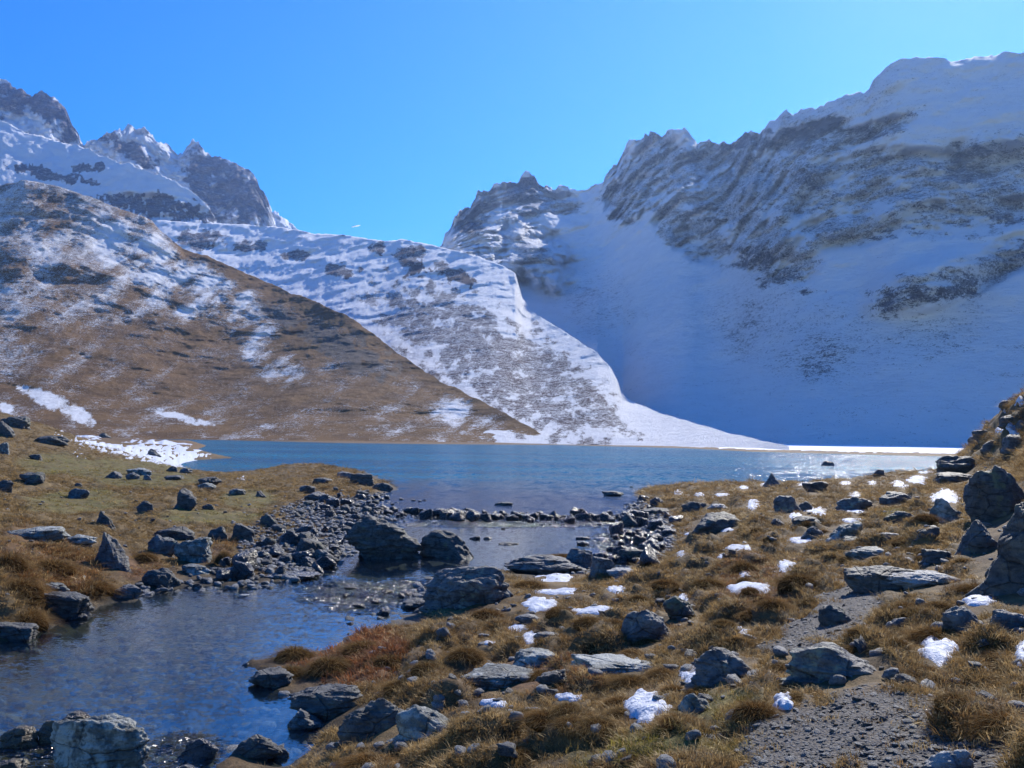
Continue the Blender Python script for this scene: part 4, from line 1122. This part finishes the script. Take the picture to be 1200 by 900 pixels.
rot = np.stack([rng.normal(0, .22, len(gX)), rng.normal(0, .22, len(gX)), rng.uniform(0, 6.28, len(gX))], 1)
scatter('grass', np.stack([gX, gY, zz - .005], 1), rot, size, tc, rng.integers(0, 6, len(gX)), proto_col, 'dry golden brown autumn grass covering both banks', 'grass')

# pebbles: footpath, shores, stream bed
NP = 130000
gu = rng.uniform(-.66, .66, NP); gw = rng.uniform(math.log(2.6), math.log(45), NP); gY = np.exp(gw); gX = gu * gY
zz, zb, ppx, ppy, mm = ground(gX, gY, True)
shorek = (1 - sstep(.0, .12, np.abs(zz + .03))) * ((ppx < 520) & (ppy < 700) | (ppx > 640) & (ppy < 690)) 
shorek = np.maximum(shorek, 1.8 * (blobs(ppx, ppy, [(365,628,85,44,-.2),(742,628,50,40),(600,607,170,5),(430,597,40,14)]) > 0) * (zz < .3))
bedk_ = sstep(-.02, -.08, zz) * .05
keep = rng.uniform(0, 1, NP) < np.clip(mm['path'] * .85 + shorek * .5 + bedk_ + .02 * sstep(.1, .2, zz) * (1 - mm['path']) * sstep(60, 20, gY), 0, 1)
gX, gY, zz = gX[keep], gY[keep], zz[keep]; onpath = mm['path'][keep] > .01; turfst = (zz > .12) & ~onpath
S = np.where(onpath, rng.uniform(.006, .024, len(gX)) * rng.choice([1, 1, 1, 1, 1, 2.4], len(gX)), rng.uniform(.05, .22, len(gX)))
S = np.where(turfst, rng.uniform(.03, .15, len(gX)), S)
rot = np.stack([rng.normal(0, .3, len(gX)), rng.normal(0, .3, len(gX)), rng.uniform(0, 6.28, len(gX))], 1)
scatter('gravel', np.stack([gX, gY, zz], 1), rot, np.stack([S, S, S * np.where(onpath, .5, .8)], 1), np.full((len(gX), 3), .2), rng.choice(5, len(gX), p=[.2, .3, .1, .35, .05]), pebble_col,
        'loose grey pebbles on the footpath and along the shores', 'gravel')

# ------------------------------------------------------------ tussocks as things
tus = []
for i in range(7):
    V, T, Hh = blades(1300, .5, .42, 1, .012, 60 + i, dome=.30)
    var = np.repeat(np.random.default_rng(i).uniform(0, 1, 1300), 7)
    d_, f_ = ico(3)
    dome = d_ * np.array([.5, .5, .31]) * (1 + .12 * fbm3(d_[:, 0] * 2 + i, d_[:, 1] * 2, d_[:, 2] * 2, 3))[:, None]
    nV = len(V)
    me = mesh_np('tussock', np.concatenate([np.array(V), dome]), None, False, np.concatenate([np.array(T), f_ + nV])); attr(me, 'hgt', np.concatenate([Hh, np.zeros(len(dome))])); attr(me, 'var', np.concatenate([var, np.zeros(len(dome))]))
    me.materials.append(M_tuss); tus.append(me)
for i, (cx, by, w_, h_, lab) in enumerate(TUSSOCKS):
    X, Y, g = hit(cx, by); s_ = Y / F; W = w_ * s_; H = h_ * s_
    if lab is None:
        if g < .12 or ground(np.array([X]), np.array([Y]), True)[4]['path'][0] > .3: continue
    o = link('grass_tussock', tus[i % 7])
    e = max((CAMZ - g) / Y, 0); D = W * .8; H = max(H - e * D * .5, H * .4)
    o.location = (X * (Y + D * .4) / Y, Y + D * .4, g - .02); o.scale = (W * .82, D * .82, H * 1.35); o.rotation_euler = (0, 0, random.uniform(0, 6.28) if lab is None else 0)
    if lab: tag(o, lab, 'tussock')
    else: tag(o, 'low brown grass hummock on the stony right bank', 'tussock', 'grass hummocks of the right bank')

# faint vapour streak in the sky
d_, f_ = ico(3)
dx, dz = ray(417, 265); P_ = np.array([dx, 1, dz]) * 5000 + np.array([0, 0, 0])
cm = NT('vapour'); ct = cm.n('ShaderNodeBsdfTranslucent'); cm.set(ct.inputs[0], (.95, .95, .95)); cmat = cm.done(ct.outputs[0])
o = link('contrail', mesh_np('contrail', d_ * np.array([26, 8, 3]) * (1 + .3 * fbm3(d_[:, 0] * 2, d_[:, 1], d_[:, 2], 3))[:, None], None, True, f_), cmat)
o.location = (P_[0], 5000, CAMZ + dz * 5000); o.rotation_euler = (0, -.25, 0); tag(o, 'tiny white vapour streak over the pass', 'contrail', kind='stuff')

# ------------------------------------------------------------ air
bm = bmesh.new(); bmesh.ops.create_cube(bm, size=1); me = bpy.data.meshes.new('haze'); bm.to_mesh(me); bm.free()
hz = link('haze', me); hz.scale = (12900, 4300 + 60, 1000); hz.location = (0, 4300 / 2 - 90, 1000 / 2 - 16)
hm = NT('air'); pv = hm.n('ShaderNodeVolumePrincipled'); pv.inputs['Color'].default_value = (.32, .52, 1.0, 1); pv.inputs['Density'].default_value = 0.0001; pv.inputs['Anisotropy'].default_value = .55
hm.t.links.new(pv.outputs[0], hm.out.inputs['Volume']); me.materials.append(hm.m)
tag(hz, 'thin bluish mountain air in the valley', 'haze', kind='stuff')
